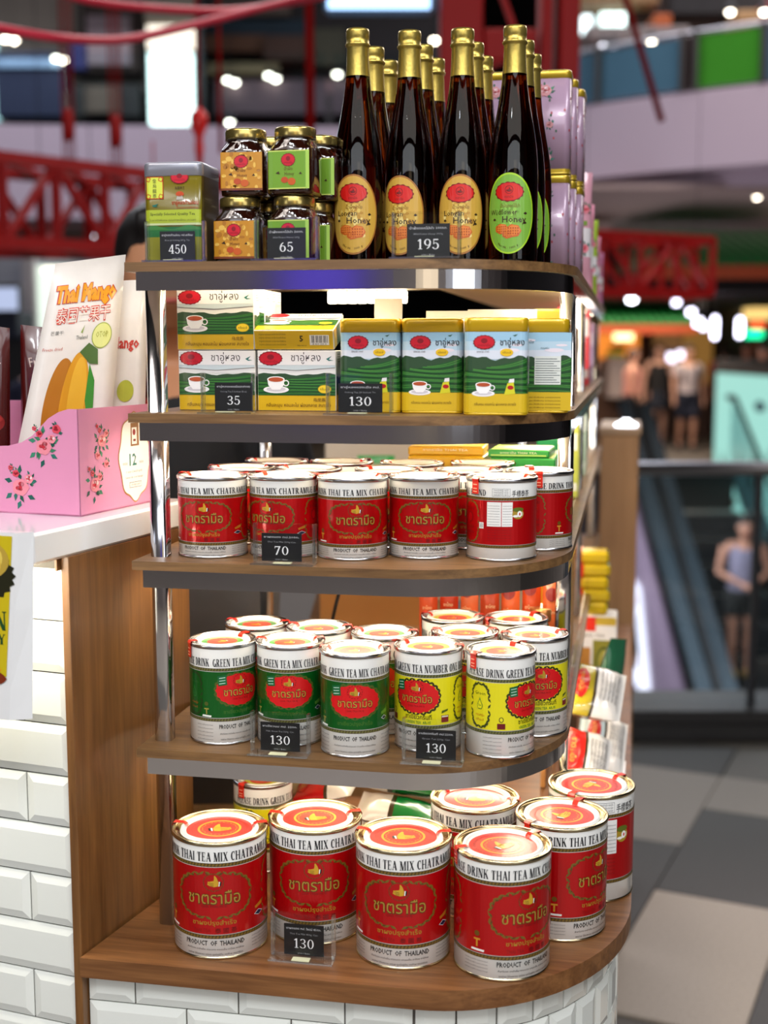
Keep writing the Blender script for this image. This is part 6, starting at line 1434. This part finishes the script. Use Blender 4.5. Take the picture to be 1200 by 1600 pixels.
st = MB().box(.36, 1.19, 0, .35, -.22, 0, 0, .004); stm = st.mesh('step', mat('dark_step_metal', '2c3236', .4, .6))
for k in range(18):
    y = Ya + .3 + .37 * k
    if EZ(y) > -.02: break
    obj('step', stm, es, (0, y, EZ(y, .02) - .0))
cw_ = struct('wall_void', MB().add([(2.47, y, z) for y, z in ((4.64, -6), (14.2, -6), (14.2, -1.36), (13.3, -1.36), (13.2, -1.0), (6.4, -5.0), (4.64, -5.9))] + [(2.44, y, z) for y, z in ((4.64, -6), (14.2, -6), (14.2, -1.36), (13.3, -1.36), (13.2, -1.0), (6.4, -5.0), (4.64, -5.9))],
       [(7, 8, 9, 10, 11, 12, 13), (6, 5, 4, 3, 2, 1, 0)]), mat('lilac_cladding', 'a890a8', .5, coat=.2))
struct('wall_void_end', MB().box(.8, 9.8, 14.2, 14.35, -6, -1.36), M_darkw); struct('wall_void_side', MB().box(3.95, 4.05, 4.2, 14.2, -6, -1.36), M_darkw); struct('floor_below', MB().box(-1, 9.8, 3, 14.2, -6.1, -6), M_darkw)
ad = empty('lit_poster', (2.412, 12.3, -2.65), 0, 'glowing advertising poster with a figure in dark overalls beside the escalator', 'poster')
MB().add([(0, 1.8, .53), (0, -.35, .40), (0, -.95, -.50), (0, -.98, -.60), (0, 1.8, -.40)] + [(.02, 1.8, .53), (.02, -.35, .40), (.02, -.95, -.50), (.02, -.98, -.60), (.02, 1.8, -.40)], [(0, 1, 2, 3, 4), (9, 8, 7, 6, 5), (0, 5, 6, 1), (1, 6, 7, 2), (2, 7, 8, 3), (3, 8, 9, 4), (4, 9, 5, 0)]).build('lit_panel', E_('f4eafc', 1.5), ad)
P = Print(); K_ = lambda c, s: E_(c, s)
P.poly([(-.2, .22), (1.05, .24), (1.05, .44), (-.32, .36)], K_('e88a70', .7), 1); P.ell(.02, .06, .22, .13, '14141c', 2, 20); P.poly([(.25, .03), (-.20, .03), (-.28, -.24), (-.12, -.25), (.0, -.12), (.2, -.26), (.35, -.22)], '14141c', 2); P.poly([(.18, -.22), (.32, -.22), (.28, -.40), (.16, -.40)], 'd8a898', 1); P.poly([(-.24, -.2), (-.12, -.2), (-.16, -.38), (-.26, -.38)], 'd8a898', 1); P.ell(-.06, .23, .12, .055, '100c10', 3, 16)
P.rect(-.3, -.15, -.5, -.44, K_('ffe860', 1.5), 1)
P.build('printed_figure', lambda u, v, l: (-.002 - l * .002, .12 + u * (2.3 if abs(v) < .42 and v < .3 and u < .9 and u > -.31 else 1), v), ad)
sd_ = empty('lit_display_window', (3.90, 13.1, -1.9), 0, 'large pale teal display window beyond the handrail at the right', 'display')
MB().box(0, .04, -.35, 2.0, .05, 1.62).build('lit_panel', glow('teal_window_light', '9cd8cc', .85), sd_); MB().box(-.03, .04, -.40, 2.05, 1.62, 1.70).build('frame', M_dark, sd_)
P = Print()
for k, (u, v, w_, h_, c) in enumerate(((.2, 1.30, .4, .12, '5a8a98'), (1.3, 1.35, .5, .08, '3a6a78'), (.9, .55, .12, .42, '6a9a9c'), (.35, .6, .14, .38, '74a8a4'), (1.6, .45, .14, .55, '4a7478'), (.1, .3, .3, .25, '4a6478'), (1.2, .2, .5, .12, 'd8e8c8'), (-.2, .8, .08, .2, '5a8a88'))): P.ell(u, v, w_ / 2, h_ / 2, c, 1, 18, .05, 5)
P.build('printed_shapes', lambda u, v, l: (-.002 - l * .002, u, v), sd_)
struct('wall_right_shop', MB().box(3.96, 4.1, 12.4, 15.4, -6, -.12), M_darkw)
# ---------------------------------------------------------------- people
def blob(parts, voxel):
    """closed limbs fused into one smooth surface"""
    mb = MB()
    for pts, rs in parts: mb.tube(pts, rs, 14)
    me = mb.mesh('figure', [M_dark]); o = bpy.data.objects.new('figure', me); COL.objects.link(o)
    m = o.modifiers.new('r', 'REMESH'); m.mode = 'VOXEL'; m.voxel_size = voxel; m.use_smooth_shade = True
    s_ = o.modifiers.new('s', 'SMOOTH'); s_.factor = .5; s_.iterations = 3
    dg = bpy.context.evaluated_depsgraph_get(); dg.update()
    r_ = bpy.data.meshes.new_from_object(o.evaluated_get(dg)); bpy.data.objects.remove(o); bpy.data.meshes.remove(me)
    r_.materials.clear(); return r_
def ball(c, rx, ry, rz, n=8):
    pts = []; rs = []
    for i in range(n + 1):
        a = -PI / 2 + PI * i / n; pts.append((c[0], c[1], c[2] + rz * math.sin(a))); rs.append(max(.001, (rx + ry) / 2 * math.cos(a)))
    return (pts, rs)
def lerp(a, b, t): return tuple(x + (y - x) * t for x, y in zip(a, b))
def person(loc, rz, H, label, skin, hair, top, bottom, hands=None, stride=0.0, voxel=.016, sleeve=.55, legcover=.55, skirt=False, long_hair=False, look=0.0, headdy=0.0, extra=None, group=None, seated=False):
    t = empty('person', loc, rz, label, 'person', group); S = H
    ms = mat('skin_' + skin, skin, .55, vary=.04); mh = mat('hair_' + hair, hair, .5, vary=.3, vscale=60); mt = mat('cloth_' + top, top, .85, vary=.06, vscale=25); mbm = mat('cloth_' + bottom, bottom, .85, vary=.08, vscale=25)
    def v(x, y, z): return (x * S, y * S, z * S)
    hipz, kneez, ankz = .525, .285, .045
    body = []; L_ = {}
    for s in (-1, 1):
        k = stride * s
        hip = v(.050 * s, 0, hipz); knee = v(.052 * s, -.03 * abs(stride) - .10 * k, kneez); ank = v(.050 * s, .0 - .16 * k + .02, ankz + .01 * abs(k))
        L_[s] = (hip, knee, ank)
        body.append(([hip, lerp(hip, knee, .5), knee, lerp(knee, ank, .35), ank], [.052 * S, .045 * S, .031 * S, .032 * S, .019 * S]))
        body.append(([ank, (ank[0], ank[1] - .05 * S, .022 * S), (ank[0] + .004 * S * s, ank[1] - .105 * S, .014 * S)], [.022 * S, .022 * S, .014 * S]))
    body.append(([v(0, 0, .49), v(0, 0, .55), v(0, -.004, .62), v(0, -.004, .70), v(0, 0, .78), v(0, .004, .825)], [.070 * S, .083 * S, .070 * S, .080 * S, .082 * S, .045 * S]))
    for s in (-1, 1): body.append(([v(.03 * s, 0, .78), v(.075 * s, 0, .795), v(.108 * s, 0, .80)], [.05 * S, .042 * S, .032 * S]))
    A_ = {}
    for s in (-1, 1):
        sh = v(.112 * s, .002, .80)
        if hands: el = v(.150 * s, -.015, .645); wr = v(hands[0] * s + hands[3] * 1, hands[1], hands[2])
        else: el = v(.140 * s, .012 + .03 * stride * s, .635); wr = v(.150 * s, -.03 + .07 * stride * s, .49)
        A_[s] = (sh, el, wr)
        body.append(([sh, lerp(sh, el, .5), el, lerp(el, wr, .4), wr], [.031 * S, .026 * S, .021 * S, .020 * S, .0135 * S]))
        d = (Vector(wr) - Vector(el)).normalized(); sx_ = Vector((1, 0, 0)) if abs(d.x) < .8 else Vector((0, 0, 1)); n_ = d.cross(sx_).normalized(); w2 = n_.cross(d).normalized()
        palm = Vector(wr) + d * .030 * S; body.append(([wr, palm, Vector(wr) + d * .05 * S], [.013 * S, .019 * S, .016 * S]))
        for f, (off, ln) in enumerate(((-.016, .036), (-.0055, .042), (.005, .040), (.0150, .030))):
            b0 = Vector(wr) + d * .048 * S + w2 * off * S; b1 = b0 + d * ln * .55 * S + n_ * .004 * S * s; b2 = b1 + d * ln * .35 * S + n_ * .012 * S * s; body.append(([b0, b1, b2], [.0062 * S, .0056 * S, .0048 * S]))
        th = Vector(wr) + d * .018 * S; body.append(([th, th + (d * .018 - w2 * .022 * s) * S, th + (d * .034 - w2 * .028 * s) * S], [.008 * S, .0068 * S, .0056 * S]))
    hy = -.012 + headdy; hc = v(0, hy - look * .02, .925)
    body.append(([v(0, .004, .80), v(0, .002 + hy * .4, .845), v(0, hy, .885)], [.036 * S, .030 * S, .031 * S]))
    body.append(ball(hc, .046 * S, .052 * S, .066 * S)); body.append(([(hc[0], hc[1] - .018 * S, hc[2] - .03 * S), (hc[0], hc[1] - .030 * S, hc[2] - .045 * S)], [.030 * S, .022 * S]))
    body.append(([(hc[0], hc[1] - .046 * S, hc[2] + .010 * S), (hc[0], hc[1] - .058 * S, hc[2] - .012 * S)], [.006 * S, .009 * S]))
    for s in (-1, 1): body.append(([(s * .046 * S, hc[1] + .004 * S, hc[2] + .008 * S), (s * .052 * S, hc[1] + .008 * S, hc[2] - .014 * S)], [.010 * S, .007 * S]))
    me = blob(body, voxel * .75); me.materials.append(ms); obj('body', me, t)
    # clothing
    top_ = [([v(0, 0, .515), v(0, 0, .56), v(0, -.004, .64), v(0, -.004, .71), v(0, 0, .775), v(0, .003, .812)], [.094 * S, .093 * S, .088 * S, .092 * S, .088 * S, .052 * S])]
    for s in (-1, 1):
        top_.append(([v(.03 * s, 0, .775), v(.08 * s, 0, .79), v(.112 * s if sleeve else .085 * s, 0, .795)], [.052 * S, .046 * S, .038 * S if sleeve else .030 * S]))
        if sleeve: sh, el, wr = A_[s]; q = sleeve; top_.append(([sh, lerp(sh, el, min(1, q * 1.0))] + ([lerp(el, wr, min(1, q - 1))] if q > 1 else []), [.040 * S, .033 * S] + ([.026 * S] if q > 1 else [])))
    me = blob(top_, voxel); me.materials.append(mt); obj('shirt', me, t)
    bt = [([v(0, 0, .47), v(0, 0, .52), v(0, 0, .585)], [.086 * S, .096 * S, .088 * S])]
    if skirt: bt.append(([v(0, 0, .56), v(0, 0, .46), v(0, 0, .36)], [.086 * S, .100 * S, .108 * S]))
    else:
        for s in (-1, 1):
            hip, knee, ank = L_[s]; pts = [hip, lerp(hip, knee, .5)]; rs = [.062 * S, .057 * S]
            if legcover <= 1: pts.append(lerp(hip, knee, max(.6, legcover))); rs.append(.050 * S)
            else: pts += [knee, lerp(knee, ank, min(1, legcover - 1))]; rs += [.042 * S, .032 * S]
            bt.append((pts, rs))
    me = blob(bt, voxel); me.materials.append(mbm); obj('skirt' if skirt else 'trousers', me, t)
    hr = [ball((hc[0], hc[1] + .012 * S, hc[2] + .020 * S), .054 * S, .056 * S, .058 * S), ball((hc[0], hc[1] + .024 * S, hc[2] - .004 * S), .050 * S, .050 * S, .055 * S), ([(-.03 * S, hc[1] - .036 * S, hc[2] + .048 * S), (0, hc[1] - .042 * S, hc[2] + .050 * S), (.03 * S, hc[1] - .036 * S, hc[2] + .048 * S)], [.014 * S, .016 * S, .014 * S])]
    if long_hair: hr += [([(s * .044 * S, hc[1] + .012 * S, hc[2] + .02 * S), (s * .054 * S, hc[1] + .014 * S, hc[2] - .06 * S), (s * .060 * S, hc[1] + .0 * S, hc[2] - .13 * S)], [.020 * S, .022 * S, .012 * S]) for s in (-1, 1)]
    me = blob(hr, voxel * .75); me.materials.append(mh); obj('hair', me, t)
    for s in (-1, 1): MB().lathe([(.0001, -.0065 * S), (.0065 * S, 0), (.0001, .0065 * S)], 10).build('eye', mat('dark_eye', '140c0a', .2), t, (s * .019 * S, hc[1] - .0475 * S, hc[2] + .004 * S))
    MB().tube([(-.015 * S, hc[1] - .052 * S, hc[2] - .032 * S), (0, hc[1] - .055 * S, hc[2] - .033 * S), (.015 * S, hc[1] - .052 * S, hc[2] - .032 * S)], .0035 * S, 6).build('mouth', mat('lips', 'a0483c', .5), t)
    for s in (-1, 1):
        a = L_[s][2]; MB().tube([(a[0], a[1] + .02 * S, .018 * S), (a[0], a[1] - .05 * S, .020 * S), (a[0] + .004 * S * s, a[1] - .11 * S, .014 * S)], [.026 * S, .028 * S, .018 * S], 10).build('shoe', extra or M_dark, t)
    return t, hc, S
# shop assistant behind the rack, head bowed
t, hc, S = person((-.395, 2.32, -1.35), R(12), 1.60, 'black-haired person in a black shirt with head bowed behind the snack bags', 'b8805c', '100b0a', '121114', '1c1c24', hands=(.07, -.16, .60, .0), voxel=.013, sleeve=1.3, legcover=2, look=1.4, headdy=-.03)
MB().tube([(-.030, hc[1] - .070, hc[2] - .012), (.030, hc[1] - .070, hc[2] - .012)], .002, 6).build('spectacles', M_black, t)
# person riding the escalator
p = at(1150, 1056, 11.0)
t, hc, S = person((3.13, 11.0, p.z), R(-4), 1.44, 'person in a grey tank top and black shorts holding a phone on the escalator', 'b07c64', '1c1210', '7a7488', '141614', hands=(.045, -.15, .60, .0), voxel=.013, sleeve=0, legcover=.62, look=1.0, headdy=-.02, extra=mat('yellow_shoe', 'b08a3c', .6))
o = MB().box(-.022, .022, -.004, .004, -.04, .04, 0, .002).build('mobile_phone', M_black, None, Vector((3.13, 11.0 - .205 * S, p.z + .635 * S))); o.rotation_euler = (R(-40), 0, 0); tag(o, 'black phone held by the person on the escalator', 'phone')
# walkers
gz = -1.35
for k, (x, Y, H, rz, kw, lab) in enumerate((
    (1075, 17.2, 1.40, 5, dict(skin='c09078', hair='16100e', top='b4a8aa', bottom='1c2234', stride=.35, sleeve=.6, legcover=.95), 'walking person in a pale grey t-shirt and navy shorts with a backpack'),
    (1029, 17.8, 1.42, -8, dict(skin='c89a84', hair='2a1410', top='0c0a0c', bottom='121826', stride=-.3, sleeve=0, skirt=True, long_hair=True), 'walking person with long dark hair, black tank top and dark skirt'),
    (988, 16.9, 1.36, 80, dict(skin='c49078', hair='120e0c', top='b8786c', bottom='16161c', stride=.2, sleeve=0, legcover=1.8), 'person in a salmon top standing beside the price board'),
    (1130, 19.0, 1.42, 160, dict(skin='a87058', hair='1a100c', top='c01818', bottom='c08870', stride=.2, sleeve=.6, legcover=.6), 'person in a bright red t-shirt near the teal window'),
    (1166, 18.2, 1.44, -30, dict(skin='a07060', hair='0c0a0a', top='141430', bottom='14141c', stride=.2, sleeve=.7, legcover=1.9), 'person in a navy shirt right of the red t-shirt'),
    (1190, 17.0, 1.40, 30, dict(skin='b08070', hair='100c0c', top='241c44', bottom='14141c', stride=-.2, sleeve=.7, legcover=1.9), 'person in a violet-blue shirt at the right edge of the photo'),
    (66, 7.6, 1.52, 170, dict(skin='9a6c54', hair='0e0c0e', top='20203a', bottom='14141c', stride=.0, sleeve=.7, legcover=1.9), 'small distant person before the bright doorway of the white room'))):
    q = at(x, 600, Y)
    if k == 6: H = 1.415
    t, hc, S = person((q.x, Y, gz), R(rz), H, lab, voxel=.02, group='passers-by in the hall', **kw)
    if k == 0:
        for s in (-1, 1): MB().tube([(s * .062 * S, -.055 * S, .79 * S), (s * .070 * S, -.098 * S, .73 * S), (s * .078 * S, -.080 * S, .64 * S)], .011 * S, 8).build('backpack_strap', M_black, t)
        me = blob([([(0, .10 * S, .60 * S), (0, .115 * S, .68 * S), (0, .10 * S, .78 * S)], [.07 * S, .085 * S, .06 * S])], .02); me.materials.append(M_black); obj('backpack', me, t)
# ---------------------------------------------------------------- to real size
done = set()
for o in list(SC.objects):
    if o.type in ('CAMERA', 'LIGHT'): continue
    if o.parent is None:
        o.location = o.location * K + Vector((0, 0, EYE * K))
    else:
        o.location = o.location * K
    if o.type == 'MESH' and o.data.name not in done:
        o.data.transform(Matrix.Scale(K, 4)); done.add(o.data.name)
